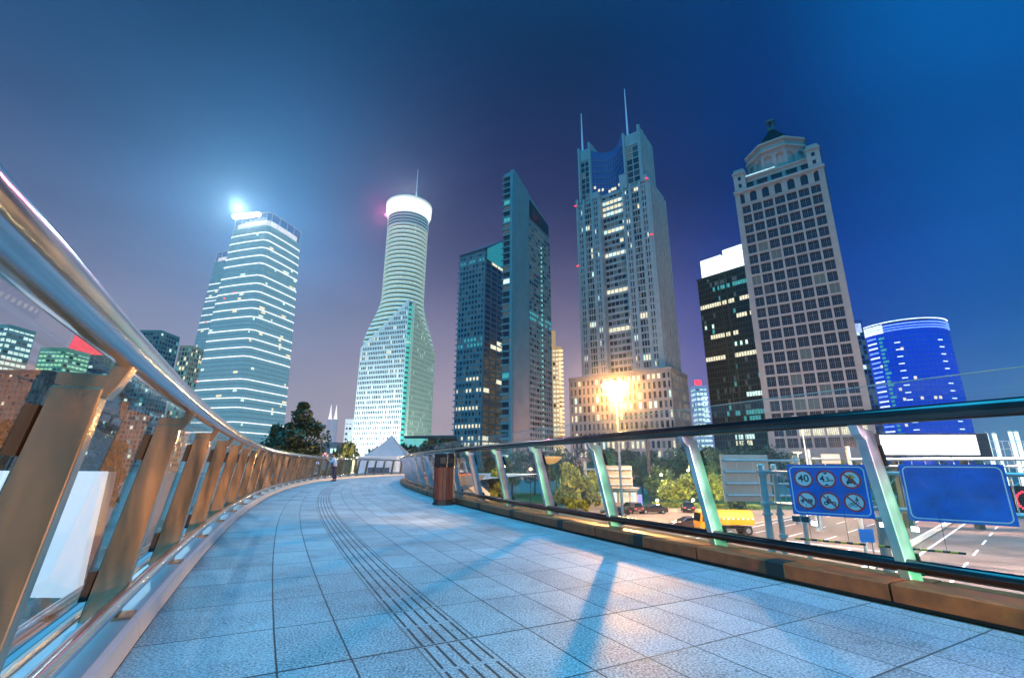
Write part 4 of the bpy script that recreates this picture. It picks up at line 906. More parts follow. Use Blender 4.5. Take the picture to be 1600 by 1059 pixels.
mb = MB(); mb.fbox(a+u*(Wd*.3)+Vector((0, 0, zt)), u, n, Wd*.5, 13, 6); part(mb, 'upper_storey', gold, t)
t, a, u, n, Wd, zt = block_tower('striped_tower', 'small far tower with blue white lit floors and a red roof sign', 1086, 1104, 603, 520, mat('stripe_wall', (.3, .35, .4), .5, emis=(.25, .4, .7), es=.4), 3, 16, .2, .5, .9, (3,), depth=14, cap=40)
mb = MB(); mb.fbox(a+u*4+Vector((0, 0, zt+.8)), u, n, 7, 6, 1); part(mb, 'roof_sign', MT['red'], t)
mb = MB()
for j in range(14): mb.fbox(a+u*Wd*.75+n*1+Vector((0, 0, 6+j*5.3)), u, n, Wd*.5, 1.6, .5)
part(mb, 'light_stripe', emat('stripe_blue', (.5, .72, 1.0), 1.7), t)
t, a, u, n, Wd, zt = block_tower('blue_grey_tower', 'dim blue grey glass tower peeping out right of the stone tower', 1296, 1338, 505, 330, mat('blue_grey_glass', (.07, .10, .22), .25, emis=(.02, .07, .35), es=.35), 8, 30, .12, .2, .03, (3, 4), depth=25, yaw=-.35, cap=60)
mb = MB(); mb.fbox(a+u*Wd*.75+n*.4+Vector((0, 0, zt-9)), u, n, Wd*.4, 7, .3); part(mb, 'roof_sign', emat('sign_blue_white', (.35, .5, 1), 1.3), t)
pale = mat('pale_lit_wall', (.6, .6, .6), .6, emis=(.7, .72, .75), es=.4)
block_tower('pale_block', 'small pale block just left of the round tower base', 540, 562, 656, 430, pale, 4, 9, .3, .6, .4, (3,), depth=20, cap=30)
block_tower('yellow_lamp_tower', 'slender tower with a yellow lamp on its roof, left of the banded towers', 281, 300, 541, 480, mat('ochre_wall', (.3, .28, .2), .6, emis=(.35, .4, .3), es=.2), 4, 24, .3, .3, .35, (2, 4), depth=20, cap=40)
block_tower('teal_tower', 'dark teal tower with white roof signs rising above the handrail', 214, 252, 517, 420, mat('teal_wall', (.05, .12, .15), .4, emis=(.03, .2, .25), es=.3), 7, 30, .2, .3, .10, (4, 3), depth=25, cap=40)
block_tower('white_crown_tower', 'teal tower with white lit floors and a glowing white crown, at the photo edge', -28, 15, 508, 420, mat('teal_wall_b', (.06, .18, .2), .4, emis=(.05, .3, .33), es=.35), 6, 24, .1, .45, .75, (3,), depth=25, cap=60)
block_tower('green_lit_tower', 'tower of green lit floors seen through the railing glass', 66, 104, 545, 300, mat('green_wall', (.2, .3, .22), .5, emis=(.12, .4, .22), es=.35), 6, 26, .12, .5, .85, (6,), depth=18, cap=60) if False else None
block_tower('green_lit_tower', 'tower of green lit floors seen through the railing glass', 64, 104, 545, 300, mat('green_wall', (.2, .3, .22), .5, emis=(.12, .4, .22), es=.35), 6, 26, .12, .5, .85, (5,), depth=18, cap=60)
t, a, u, n, Wd, zt = block_tower('red_crown_tower', 'dark tower crowned by a big glowing red panel', 100, 175, 556, 360, mat('dark_wall', (.06, .08, .09), .5), 9, 26, .2, .35, .10, (5, 3), depth=25, cap=60)
mb = MB(); o = a+u*Wd*.5; mb.hull([o+u*(-Wd*.5)+Vector((0, 0, zt+1)), o+u*Wd*.38+Vector((0, 0, zt+1)), o+u*Wd*.34+Vector((0, 0, zt+20)), o-u*Wd*.36+Vector((0, 0, zt+20))], [p+v_ for p, v_ in ((o+u*(-Wd*.5)+Vector((0, 0, zt+1)), -n*6), (o+u*Wd*.38+Vector((0, 0, zt+1)), -n*6), (o+u*Wd*.34+Vector((0, 0, zt+20)), -n*6), (o-u*Wd*.36+Vector((0, 0, zt+20)), -n*6))])
part(mb, 'red_panel', emat('red_panel_light', (1.0, .05, .08), 1.3), t)
block_tower('brown_hotel', 'broad dark stone block with scattered warm windows at the left edge', -60, 74, 580, 230, mat('brown_stone', (.13, .125, .11), .8, noise=.1, nscale=.3), 16, 17, .4, .4, .13, (2, 1), depth=30, cap=100)
# pair of far white spires
for k, (px) in enumerate((515.5, 524)):
    p = AT(px, 655, 1500); zt = ZAT(px+(2 if k == 0 else 1), 632, p.x, p.y); z0 = ZAT(px, 655, p.x, p.y)
    t = thing('spire_tower', (p.x, p.y, GZ), ('left' if k == 0 else 'right')+' one of two tiny far white spires between tree and round tower', 'tower', 'far twin spires')
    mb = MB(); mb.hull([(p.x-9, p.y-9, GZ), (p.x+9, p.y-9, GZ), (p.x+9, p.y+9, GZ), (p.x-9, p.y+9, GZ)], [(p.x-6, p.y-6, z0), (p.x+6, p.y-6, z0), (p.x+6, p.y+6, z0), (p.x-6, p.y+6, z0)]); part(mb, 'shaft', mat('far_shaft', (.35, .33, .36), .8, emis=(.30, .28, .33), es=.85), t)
    mb = MB(); mb.tube([(p.x, p.y, z0), (p.x, p.y, z0+(zt-z0)*.4), (p.x, p.y, zt)], [6, 3, .5], 6); part(mb, 'spire', emat('spire_light', (1, .97, .95), 1.4), t)
# ------------------------------------------------------------------ ground, roads, park
def sheet(name, pts, z, m, label, kind='structure', thick=0):
    mb = MB(); mb.face([(x, y, z) for x, y in pts], 0); o = mb.build(name, m); tag(o, label, kind=kind); return o
sheet('ground', [(-6000, -6000), (6000, -6000), (6000, 6000), (-6000, 6000)], GZ-.02, MT['ground'], 'dark paved ground reaching to the horizon')
RD = Vector((.745, .667, 0)); RN = Vector((.667, -.745, 0))
def RP(s, n, z=0.0): p = RD*s+RN*n; return Vector((p.x, p.y, GZ+z))
def rsheet(name, s0, s1, n0, n1, z, m, label): return sheet(name, [RP(s0, n0).xy, RP(s1, n0).xy, RP(s1, n1).xy, RP(s0, n1).xy], GZ+z, m, label)
sheet('park_plaza', [(-15, 62), (52, 62), (52, 90), (-15, 92)], GZ+.0, MT['plaza'], 'reddish paving of the parking area before the park')
rsheet('road', -120, 420, -27, -10.6, .006, MT['asphalt'], 'left carriageway of the road under the bridge'); rsheet('road', -120, 420, -9.4, 9, .006, MT['asphalt'], 'right carriageway of the road under the bridge')
mb = MB()
for n0 in (-10.4, -27.5, 9.2):
    a, b = RP(-100, n0), RP(400, n0); mb.hull([a+RN*-.3, a+RN*.3, b+RN*.3, b-RN*.3], [p+Vector((0, 0, .14)) for p in (a+RN*-.3, a+RN*.3, b+RN*.3, b-RN*.3)])
tag(mb.build('kerb', mat('kerb_stone', (.4, .36, .3), .8)), 'stone kerbs of the road below', kind='structure')
mb = MB()
def dash(s0, s1, n0, w=.18):
    a, b = RP(s0, n0, .012), RP(s1, n0, .012); mb.face([a-RN*w/2, b-RN*w/2, b+RN*w/2, a+RN*w/2])
for n0 in (-24.2, -20.6, -17.2, -13.8, -5.8, -2.2, 1.5, 5.2):
    for s0 in np.arange(-30, 260, 9): dash(s0, s0+4.4, n0)
for n0 in (-26.6, -11.0, -9.0, 8.6): dash(-60, 380, n0, .2)
for s0 in (52, 56): dash(s0, s0+.4, -15.5, 9)
for s0 in np.arange(30, 60, 1.1): pass
tag(mb.build('road_marking', MT['paint']), 'white lane lines painted on the road', kind='structure')
sheet('lawn', [(20, 91), (75, 87), (110, 120), (10, 140)], GZ+.02, MT['grass'], 'lawn of the park', 'structure')
sheet('lawn', [(-12, 96), (19, 96), (9, 135), (-30, 135)], GZ+.024, MT['grass'], 'lawn of the park beyond the bowl lamp', 'structure')
sheet('terrace', [(-40, 58), (-3, 52), (6, 90), (-40, 100)], -.5, mat('terrace_stone', (.3, .29, .28), .8, noise=.1), 'raised terrace beyond the far end of the bridge')
# ------------------------------------------------------------------ plants
def leafmat(name, c, tr=.25):
    m = bpy.data.materials.new(name); nt, N, L, b = nodes(m)
    g = N.new('ShaderNodeNewGeometry'); rp = N.new('ShaderNodeValToRGB'); rp.color_ramp.elements[0].color = (c[0]*.55, c[1]*.55, c[2]*.55, 1); rp.color_ramp.elements[1].color = (c[0]*1.6, c[1]*1.5, c[2]*1.5, 1)
    L.new(g.outputs['Random Per Island'], rp.inputs[0]); L.new(rp.outputs[0], b.inputs['Base Color']); b.inputs['Roughness'].default_value = .5
    return m
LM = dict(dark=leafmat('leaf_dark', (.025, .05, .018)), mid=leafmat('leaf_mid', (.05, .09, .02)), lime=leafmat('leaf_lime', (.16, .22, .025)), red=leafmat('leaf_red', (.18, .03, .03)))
def crown_mesh(h, w, leaf, n, shape='round', seed=0, clumps=26):
    r = np.random.default_rng(seed); C_ = []
    while len(C_) < clumps:
        p = r.uniform(-1, 1, 3)
        if shape == 'round' and np.linalg.norm(p) < 1: C_.append(p*[w*.42, w*.42, h*.42])
        elif shape == 'cone':
            z = (p[2]+1)/2; rad = (1-z)**.9
            if np.hypot(p[0], p[1]) < rad: C_.append(np.array([p[0]*w*.45, p[1]*w*.45, (z-.5)*h*.92]))
        elif shape == 'bush' and np.linalg.norm(p) < 1 and p[2] > -.4: C_.append(p*[w*.42, w*.42, h*.5])
    C_ = np.array(C_); sz = r.uniform(.6, 1.3, clumps)*w*.17
    if shape == 'cone':
        for q, zz_ in enumerate((.20, .33, .44)): C_[q] = [(.02, -.03, .01)[q]*w, 0, zz_*h]; sz[q] = w*(.17, .11, .06)[q]
    k = r.integers(0, clumps, n); d = r.normal(0, 1, (n, 3)); d /= np.linalg.norm(d, axis=1)[:, None]
    P = C_[k]+d*(sz[k]*r.uniform(.35, 1.05, n)**.6)[:, None]*[1, 1, .8]
    a = r.normal(0, 1, (n, 3)); a /= np.linalg.norm(a, axis=1)[:, None]; b = np.cross(a, r.normal(0, 1, (n, 3))); b /= np.linalg.norm(b, axis=1)[:, None]
    s = leaf*r.uniform(.6, 1.3, n)[:, None]
    V = np.stack([P-a*s, P+b*s*.42, P+a*s, P-b*s*.42], 1).reshape(-1, 3); F = np.arange(n*4).reshape(-1, 4)
    me = bpy.data.meshes.new('crown'); me.from_pydata(V.tolist(), [], F.tolist()); return me, C_
CR = {}
def crown(kind, var, h, w, leaf, n, shape):
    k = (kind, var)
    if k not in CR: CR[k] = crown_mesh(h, w, leaf, n, shape, seed=hash((shape, var)) % 1000 if False else var*17+len(shape))
    me, C_ = CR[k]
    if not me.materials: me.materials.append(LM[kind.split('_')[0]])
    return me, C_
TK = {}
def tree(name, label, loc, H, Wc, kind='mid', var=0, shape='round', leaf=.35, n=1700, group=None, cat='tree', trunk=True, low=.28):
    """loc = foot, H total height, Wc crown width"""
    t = thing(name, loc, label, cat, group); ch = H*(1-low)
    me, C_ = crown(f'{kind}_{shape}_{leaf}_{n}', var, 10, 10, leaf*10/max(Wc, 1), n, shape)
    o = bpy.data.objects.new('crown', me); COL.objects.link(o); o.parent = t; o.location = (0, 0, H-ch/2); o.scale = (Wc/10, Wc/10, ch/10); o.rotation_euler.z = random.random()*6
    if trunk:
        mb = MB(); mb.tube([(0, 0, 0), (H*.01, 0, H*.3), (0, H*.01, H*.62)], [H*.024, H*.018, H*.009], 7)
        for q in C_[:9]:
            e = Vector((q[0]*Wc/10*.8, q[1]*Wc/10*.8, H-ch/2+q[2]*ch/10*.8)); z0 = H*(.3+.25*random.random()); mb.tube([(0, 0, z0), (e.x*.5, e.y*.5, z0+(e.z-z0)*.6), e], [H*.010, H*.006, H*.003], 5)
        mb.build('trunk', MT['bark'], t)
    return t
def tree_px(px, pytop, Y, Wpx, label, gz=GZ, **k):
    p = AT(px, pytop, Y); p.z += (p.z-gz)*.06; Wc = Wpx/722*Y*1.08; return tree(k.pop('name', 'broadleaf_tree'), label, (p.x, p.y, gz), p.z-gz, Wc, **k)
# big dark tree behind the outer railing
tree_px(474, 638, 50, 128, 'big dark glossy tree with an uneven pointed crown behind the outer railing', kind='dark', var=3, shape='cone', leaf=.27, n=7500, low=.34, gz=GZ)
tree_px(440, 668, 53, 75, 'lower dark tree merging into the left side of the big pointed one', kind='dark', var=4, shape='round', leaf=.28, n=4000)
tree_px(548, 700, 62, 34, 'small dark tree just right of the leaning person', kind='dark', var=5, shape='round', leaf=.3, n=1500)
tree_px(588, 703, 78, 30, 'small round dark tree left of the pointed tent', kind='dark', var=6, shape='round', leaf=.35, n=1300)
tree_px(532, 704, 58, 30, 'small dark bushy tree between the person and the round tower', kind='dark', var=8, shape='round', leaf=.3, n=1300)
tree_px(28, 652, 44, 110, 'dark leafy tree seen through the outer railing at the photo edge', kind='dark', var=7, shape='round', leaf=.25, n=6000, low=.1)
tree_px(172, 668, 60, 60, 'dark tree behind the second glass pane of the outer railing', kind='dark', var=1, shape='round', leaf=.3, n=2500, low=.1)
for i, (px, py) in enumerate(((640, 693), (660, 692), (682, 691), (700, 690), (722, 697))): tree_px(px, py, 115, 32, ['dark tree under the teal lit glass box', 'second dark tree under the teal lit box, from the tent', 'dark tree under the flat dark roof', 'dark tree at the right end of the flat dark roof', 'dark tree half behind the inner railing end'][i], kind='dark', var=i, leaf=.45, n=900, group='dark trees below the low hall')
# park belt seen through the inner railing
belt = [(770, 712, 95, 60, 'dark'), (800, 704, 120, 66, 'mid'), (835, 700, 128, 70, 'dark'), (868, 704, 120, 60, 'mid'), (905, 700, 125, 68, 'dark'), (940, 708, 118, 55, 'mid'), (968, 700, 130, 62, 'dark'), (1000, 712, 110, 50, 'mid'), (1022, 706, 120, 56, 'dark'), (1050, 704, 112, 60, 'mid'), (1078, 696, 120, 70, 'dark'), (1108, 702, 105, 55, 'mid'), (1140, 700, 118, 66, 'dark'), (1172, 694, 125, 60, 'mid'), (1200, 700, 120, 60, 'dark'), (1232, 712, 100, 40, 'mid'), (1262, 716, 96, 40, 'mid'), (1300, 716, 100, 46, 'lime'), (1335, 722, 92, 40, 'mid'), (1392, 722, 100, 50, 'dark'), (1470, 722, 110, 60, 'dark'), (1530, 722, 100, 50, 'dark'), (1028, 730, 98, 42, 'mid'), (1092, 728, 98, 44, 'mid')]
say = ['behind the binside glass panes', 'left of the bowl lamp', 'straight behind the bowl lamp', 'right of the bowl lamp', 'behind the small sign back', 'above the small sign back', 'behind the bright street lamp pole', 'left of the thin brown mast', 'right of the thin brown mast', 'between mast and green lit post', 'tallest beside the green lit post', 'just left of the green lit post', 'above the big beige sign back', 'behind the right end of the beige sign back', 'behind the double gantry pole', 'above the left corner of the rule sign', 'by the second street lamp', 'yellow lit beside the small pale sign back', 'right of the small pale sign back', 'under the white video screen', 'below the middle of the white video screen', 'under the right end of the white video screen', 'in front of the brown mast, low', 'low and front, before the green lit post']
for i, (px, py, Y, w_, k) in enumerate(belt): tree_px(px, py, Y, w_, ('dark green' if k == 'dark' else 'mid green' if k == 'mid' else 'lime green')+' park tree '+say[i], kind=k, var=i % 6, leaf=.34, n=3600, group='park trees across the road', low=.2)
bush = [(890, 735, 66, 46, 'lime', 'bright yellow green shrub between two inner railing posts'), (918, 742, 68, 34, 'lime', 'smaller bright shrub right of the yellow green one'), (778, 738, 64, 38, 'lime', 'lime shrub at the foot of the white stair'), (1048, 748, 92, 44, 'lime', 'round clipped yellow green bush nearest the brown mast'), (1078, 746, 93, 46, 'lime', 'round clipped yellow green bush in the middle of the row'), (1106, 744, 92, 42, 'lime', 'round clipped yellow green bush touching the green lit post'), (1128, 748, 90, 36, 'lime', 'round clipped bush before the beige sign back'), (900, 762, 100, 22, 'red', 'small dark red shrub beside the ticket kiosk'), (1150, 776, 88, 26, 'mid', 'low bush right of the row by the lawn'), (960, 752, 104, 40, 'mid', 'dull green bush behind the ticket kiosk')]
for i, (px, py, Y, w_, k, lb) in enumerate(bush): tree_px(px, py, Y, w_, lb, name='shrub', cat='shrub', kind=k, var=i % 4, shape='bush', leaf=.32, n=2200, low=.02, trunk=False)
mb = MB(); 
a, b = G(1020, 792, GZ), G(1190, 797, GZ); uu = (b-a).normalized(); N_ = 2600; L_ = (b-a).length
for _ in range(N_):
    p = a+uu*random.random()*L_+Vector((-uu.y, uu.x, 0))*random.random()*1.4+Vector((0, 0, random.random()*.9)); q = Vector((random.gauss(0, 1), random.gauss(0, 1), random.gauss(0, 1))).normalized()*.16; r_ = q.orthogonal().normalized()*.10
    mb.face([p-q, p+r_, p+q, p-r_])
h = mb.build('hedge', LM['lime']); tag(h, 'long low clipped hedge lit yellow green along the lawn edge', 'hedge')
# ------------------------------------------------------------------ street lamps
glowm = emat('sodium_glass', (1.0, .62, .22), 60); MT['blaze'] = emat('blazing_sodium', (1.0, .72, .34), 40); glow2 = emat('warm_globe', (1.0, .75, .4), 9)
def street_lamp(label, head, gz=GZ, r=.14, arm=1.2, em=glowm, hs=.8):
    head = Vector(head); t = thing('street_lamp', (head.x, head.y, gz), label, 'street lamp'); mb = MB()
    mb.tube([(head.x, head.y, gz), (head.x, head.y, gz+(head.z-gz)*.5), (head.x, head.y, head.z-.25)], [r, r*.8, r*.55], 10); mb.lathe((head.x, head.y, gz), [(r*2.2, 0), (r*2.2, .3), (r*1.2, .6)], 10); part(mb, 'pole', MT['galv'], t)
    for sx in (-1, 1):
        mb = MB(); mb.tube([(head.x, head.y, head.z-.4), (head.x+sx*arm*.5, head.y, head.z-.08), (head.x+sx*arm, head.y, head.z)], [r*.5, r*.42, r*.35], 8); ar = part(mb, 'arm', MT['galv'], t)
        mb = MB(); mb.box((head.x+sx*(arm-.15), head.y, head.z+.05), (hs*1.5, hs*.6, .12)); sub(mb, 'lamp_housing', MT['galv'], ar)
        mb = MB(); mb.lathe((head.x+sx*(arm-.15), head.y, head.z-.16), [(hs*.22, 0), (hs*.34, .09), (hs*.34, .14)], 12); sub(mb, 'lamp_glass', em, ar)
    return t
tl = street_lamp('tall street lamp with a blazing orange light before the twin pylon tower', LAMP, arm=.55)
for k in range(6):  # heads added in a ring to widen the lamp's bright core
    q = k*math.pi/3+.2; c = LAMP+Vector((1.0*math.cos(q), 1.0*math.sin(q), -.2)); mb = MB(); mb.tube([LAMP+Vector((0, 0, -.1)), c+Vector((0, 0, .25))], .05, 6); mb.lathe(c, [(.34, .18), (.42, .24), (.2, .36)], 12); hd = part(mb, 'lamp_head', MT['galv'], tl)
    mb = MB(); mb.lathe(c, [(.10, -.34), (.34, -.2), (.42, 0), (.36, .17)], 14); sub(mb, 'lamp_glass', MT['blaze'], hd)
ms = bpy.data.meshes.new('lamp_halo'); bm = bmesh.new(); bmesh.ops.create_icosphere(bm, subdivisions=3, radius=6.0); bm.to_mesh(ms); bm.free(); mo = bpy.data.objects.new('lamp_halo', ms); COL.objects.link(mo); mo.location = LAMP  # fog sphere added to give the lamp its halo
mm = bpy.data.materials.new('lamp_halo'); nt, N, L, b = nodes(mm); N.remove(b); pv = N.new('ShaderNodeVolumePrincipled'); pv.inputs['Color'].default_value = (1, .78, .55, 1); pv.inputs['Anisotropy'].default_value = .3
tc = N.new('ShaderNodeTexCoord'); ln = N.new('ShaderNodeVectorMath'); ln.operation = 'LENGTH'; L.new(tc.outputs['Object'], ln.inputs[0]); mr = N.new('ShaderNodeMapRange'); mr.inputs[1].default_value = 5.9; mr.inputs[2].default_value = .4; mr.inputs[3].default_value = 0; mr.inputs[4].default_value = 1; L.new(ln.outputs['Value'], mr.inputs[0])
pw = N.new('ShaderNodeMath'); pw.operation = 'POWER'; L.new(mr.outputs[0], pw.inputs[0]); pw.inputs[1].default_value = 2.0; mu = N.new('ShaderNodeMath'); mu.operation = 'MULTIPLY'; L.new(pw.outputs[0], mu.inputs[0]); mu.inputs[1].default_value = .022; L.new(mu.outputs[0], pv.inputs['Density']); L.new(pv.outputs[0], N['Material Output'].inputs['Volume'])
ms.materials.append(mm); tag(mo, 'added fog sphere making the soft halo round the blazing street lamp', kind='stuff')
l2 = AT(1250, 651, 60); street_lamp('street lamp glowing orange just above the inner handrail, right of the tall one', l2, arm=.6)
lamp('street_lamp_light', 'POINT', l2-Vector((0, 0, .6)), None, (1, .55, .22), 9000, .3)
l3 = AT(1246, 706, 74); street_lamp('low street lamp with one warm glow under the stone tower', l3, arm=.4)
l4 = AT(553, 716, 60); street_lamp('street lamp with an orange glow at the far railing, left of the tent', l4, arm=.3, gz=-.5)
lamp('street_lamp_light', 'POINT', l4+Vector((0, -1.0, .2)), None, (1, .6, .25), 2200, .2)
def park_lamp(px, py, Y, label, h=None, power=500):
    p = AT(px, py, Y); t = thing('park_lamp', (p.x, p.y, GZ), label, 'park lamp', 'small park lamps'); mb = MB(); mb.tube([(p.x, p.y, GZ), (p.x, p.y, p.z-.2)], [.07, .05], 8); part(mb, 'post', MT['darkmetal'], t)
    mb = MB(); mb.lathe(p-Vector((0, 0, .2)), [(.05, 0), (.24, .12), (.28, .28), (.16, .46), (.04, .5)], 12); part(mb, 'globe', glow2, t)
    lamp('park_lamp_light', 'POINT', p+Vector((0, -.5, .5)), None, (1.0, .72, .32), power, .3)
for a in ((1033, 742, 93, 'white park lamp among the trees right of the kiosk', None, 2600), (1027, 782, 88, 'low lamp on the lawn edge behind the dark sedan', None, 1500), (1083, 781, 88, 'low lamp behind the black car seen from the rear', None, 1500), (1075, 735, 100, 'small lamp in the trees left of the green lit post', None, 900), (787, 729, 84, 'warm lamp left of the lime shrub behind the inner railing', None, 1500), (829, 733, 88, 'warm lamp just above the yellow green shrubs', None, 1800), (899, 772, 100, 'small lamp by the red shrub', None, 700), (1290, 728, 84, 'warm lamp hidden in the trees under the stone tower', None, 2500), (1160, 752, 88, 'lamp behind the big beige sign back', None, 1500)): park_lamp(*a[:4], power=a[5])
lamp('road_fill', 'SPOT', (30, 6, 5), (13, 30, -1), (1.0, .74, .52), 9000, .5, 80, .7)  # added spot from the camera side, warming the sign faces
lamp('plaza_light', 'SPOT', (26, 74, 12), (30, 76, GZ), (1.0, .58, .32), 42000, .6, 130, .6)
lamp('road_fill', 'SPOT', (34, 34, 10), (44, 46, GZ), (1.0, .72, .60), 75000, .6, 130, .6)
lamp('road_fill', 'SPOT', (58, 62, 12), (66, 74, GZ), (1.0, .55, .36), 60000, .6, 130, .6)
# bowl lamp on twin poles and thin mast
def bowl_lamp():
    p = AT(860, 713, 104); g = GZ; t = thing('bowl_lamp', (p.x, p.y, g), 'wide orange lit bowl shaped canopy on twin slim poles', 'lamp'); r = 18/722*104
    mb = MB(); mb.lathe((p.x, p.y, p.z-1.6), [(.5, 0), (r*.45, .25), (r*.8, .9), (r, 1.55), (r*.97, 1.6)], 32); part(mb, 'bowl', mat('bowl_lit', (.6, .35, .15), .6, emis=(1, .5, .16), es=.45), t, smooth=True)
    for dx in (-.9, .1):
        mb = MB(); mb.tube([(p.x-.3+dx, p.y, g), (p.x-.3+dx, p.y, p.z-1.4)], .11, 8); part(mb, 'pole', mat('pole_brown', (.25, .15, .1), .6), t)
bowl_lamp()
p = AT(1011, 683, 100); g = G(1018, 785, GZ); t = thing('mast', (g.x, g.y, GZ), 'thin brown mast standing in the park before the trees', 'mast')
mb = MB(); mb.tube([(g.x, g.y, GZ), (g.x, g.y, 9)], [.42, .3], 10); part(mb, 'pole', mat('mast_brown', (.16, .10, .08), .6), t)
mb = MB(); mb.lathe((g.x, g.y, 9), [(.3, 0), (.5, .2), (.45, .6), (.1, .9)], 10); part(mb, 'cap', MT['darkmetal'], t)
# ------------------------------------------------------------------ gantries and signs over the road
GA, GB = Vector((13.7, 23.8, 0)), Vector((19.6, 18.8, 0)); GU = (GB-GA).normalized(); GNv = Vector((GU.y, -GU.x, 0)); GNv = GNv if GNv.dot(GA) < 0 else -GNv
def ONP(px, py, off=0.0):
    d = ray(px, py); o = GA+GNv*off; n = GNv; t = (o-Vector((0, 0, 1))).dot(n)/d.dot(n); return Vector((0, 0, 1))+d*t
def gantry():
    c = ONP(1200, 760); t = thing('sign_gantry', (c.x, c.y, GZ), 'pale blue grey truss gantry of tubes carrying the blue signs over the road', 'gantry')
    back = -GNv*.35
    pts = {}
    e0 = ONP(1197, 737)+back; zt = e0.z; zb = ONP(1204, 787).z
    e1 = GB+GU*9
    for z, nm in ((zt, 'upper_chord'), (zb, 'lower_chord')):
        for dd in (0, .75):
            mb = MB(); a = Vector((e0.x, e0.y, z))-GNv*dd; b = Vector((e1.x, e1.y, z))-GNv*(.35+dd); mb.tube([a, b], .085 if dd == 0 else .07, 12); part(mb, nm, MT['galv'], t, smooth=True)
    L_ = (e1-Vector((e0.x, e0.y, 0))).length; n = int(L_/.42)
    for i in range(n):
        p = Vector((e0.x, e0.y, 0))+GU*(i*.42+.25); mb = MB(); mb.tube([(p.x, p.y, zb), (p.x, p.y, zt)], .028, 7)
        if i % 6 == 3: q = p+GU*1.2; mb.tube([(p.x, p.y, zb), (q.x, q.y, zt)], .03, 7)
        part(mb, 'lattice_bar', MT['galv'], t)
    for i in range(0, n, 5):
        p = Vector((e0.x, e0.y, 0))+GU*(i*.42+.25); mb = MB()
        for z in (zt, zb): mb.tube([(p.x, p.y, z), (p.x-GNv.x*.75, p.y-GNv.y*.75, z)], .03, 6)
        part(mb, 'cross_bar', MT['galv'], t)
    for dd, du, top, r in ((0, -.28, 727, .17), (.35, .22, 727, .13)):
        p = Vector((e0.x, e0.y, 0))+GU*du-GNv*dd; z = ONP(1200, top).z; mb = MB(); mb.tube([(p.x, p.y, GZ), (p.x, p.y, z)], r, 16); mb.lathe((p.x, p.y, z), [(r, 0), (r*1.05, .02), (r*.6, .08)], 14); mb.lathe((p.x, p.y, GZ), [(r*2.2, 0), (r*2.2, .06), (r*1.1, .08)], 14)
        for zz in (zt, zb, zt-.12, zb-.5): mb.lathe((p.x, p.y, zz-.05), [(r, 0), (r*1.5, .01), (r*1.5, .09), (r, .1)], 14)
        part(mb, 'column', MT['galv'], t, smooth=False)
    mb = MB(); p = Vector((e0.x, e0.y, 0)); zz = ONP(1210, 850).z
    for k in range(3): mb.box((p.x+.15*k, p.y-.1, zz+.28*k-.2), (.35, .3, .16), .5+k)
    part(mb, 'bolt_clamp', MT['galv'], t)
gantry()
def signboard(label, TL, TR, BL, BR, empty=False, off=.05):
    a, b, c, d = ONP(*TL, off), ONP(*TR, off), ONP(*BL, off), ONP(*BR, off)
    zt = (a.z+b.z)/2; zb = (c.z+d.z)/2; x0 = ((a-GA).dot(GU)+(c-GA).dot(GU))/2; x1 = ((b-GA).dot(GU)+(d-GA).dot(GU))/2; W_, H_ = x1-x0, zt-zb
    o = GA+GU*(x0+W_/2)+GNv*off; t = thing('road_sign', (o.x, o.y, zb), label, 'road sign')
    def P(x, z, e=0.0): return Vector((o.x, o.y, zb))+GU*(x-W_/2)+Vector((0, 0, z))+GNv*e
    def rr(x0, z0, x1, z1, r, e, k=5):
        pts = []
        for cx, cz, a0 in ((x1-r, z1-r, 0), (x0+r, z1-r, 90), (x0+r, z0+r, 180), (x1-r, z0+r, 270)):
            for q in range(k+1): an = R(a0+90*q/k); pts.append(P(cx+r*math.cos(an), cz+r*math.sin(an), e))
        return pts
    mb = MB(); mb.hull(rr(0, 0, W_, H_, .03, -.03), rr(0, 0, W_, H_, .03, 0)); part(mb, 'panel', MT['signblue'], t)
    ins, wd = .085, .045; A_, B_ = rr(ins, ins, W_-ins, H_-ins, .22, .004), rr(ins+wd, ins+wd, W_-ins-wd, H_-ins-wd, .18, .004)
    mb = MB(); n = len(A_)
    for k in range(n): mb.face([A_[k], A_[(k+1) % n], B_[(k+1) % n], B_[k]])
    part(mb, 'border', MT['signwhite'], t)
    mb = MB()
    for z in (H_*.2, H_*.5, H_*.8): mb.hull([P(.05, z-.03, -.03), P(W_-.05, z-.03, -.03), P(W_-.05, z+.03, -.03), P(.05, z+.03, -.03)], [P(.05, z-.03, -.10), P(W_-.05, z-.03, -.10), P(W_-.05, z+.03, -.10), P(.05, z+.03, -.10)])
    part(mb, 'stiffener', MT['galv'], t)
    return t, P, W_, H_
sA, P, W_, H_ = signboard('blue sign with six red ringed traffic rules, left on the gantry', (1229, 725), (1353, 726), (1239, 802), (1367, 811))
def disc(mb, cx, cz, r0, r1, e, seg=40):
    for k in range(seg):
        a, b = 2*math.pi*k/seg, 2*math.pi*(k+1)/seg
        if r0 <= 0: mb.face([P(cx, cz, e), P(cx+r1*math.cos(a), cz+r1*math.sin(a), e), P(cx+r1*math.cos(b), cz+r1*math.sin(b), e)])
        else: mb.face([P(cx+r0*math.cos(a), cz+r0*math.sin(a), e), P(cx+r1*math.cos(a), cz+r1*math.sin(a), e), P(cx+r1*math.cos(b), cz+r1*math.sin(b), e), P(cx+r0*math.cos(b), cz+r0*math.sin(b), e)])
RS = H_*.178
def poly(mb, pts, e): mb.face([P(x, z, e) for x, z in pts])
def quad(mb, x0, z0, x1, z1, e): poly(mb, [(x0, z0), (x1, z0), (x1, z1), (x0, z1)], e)
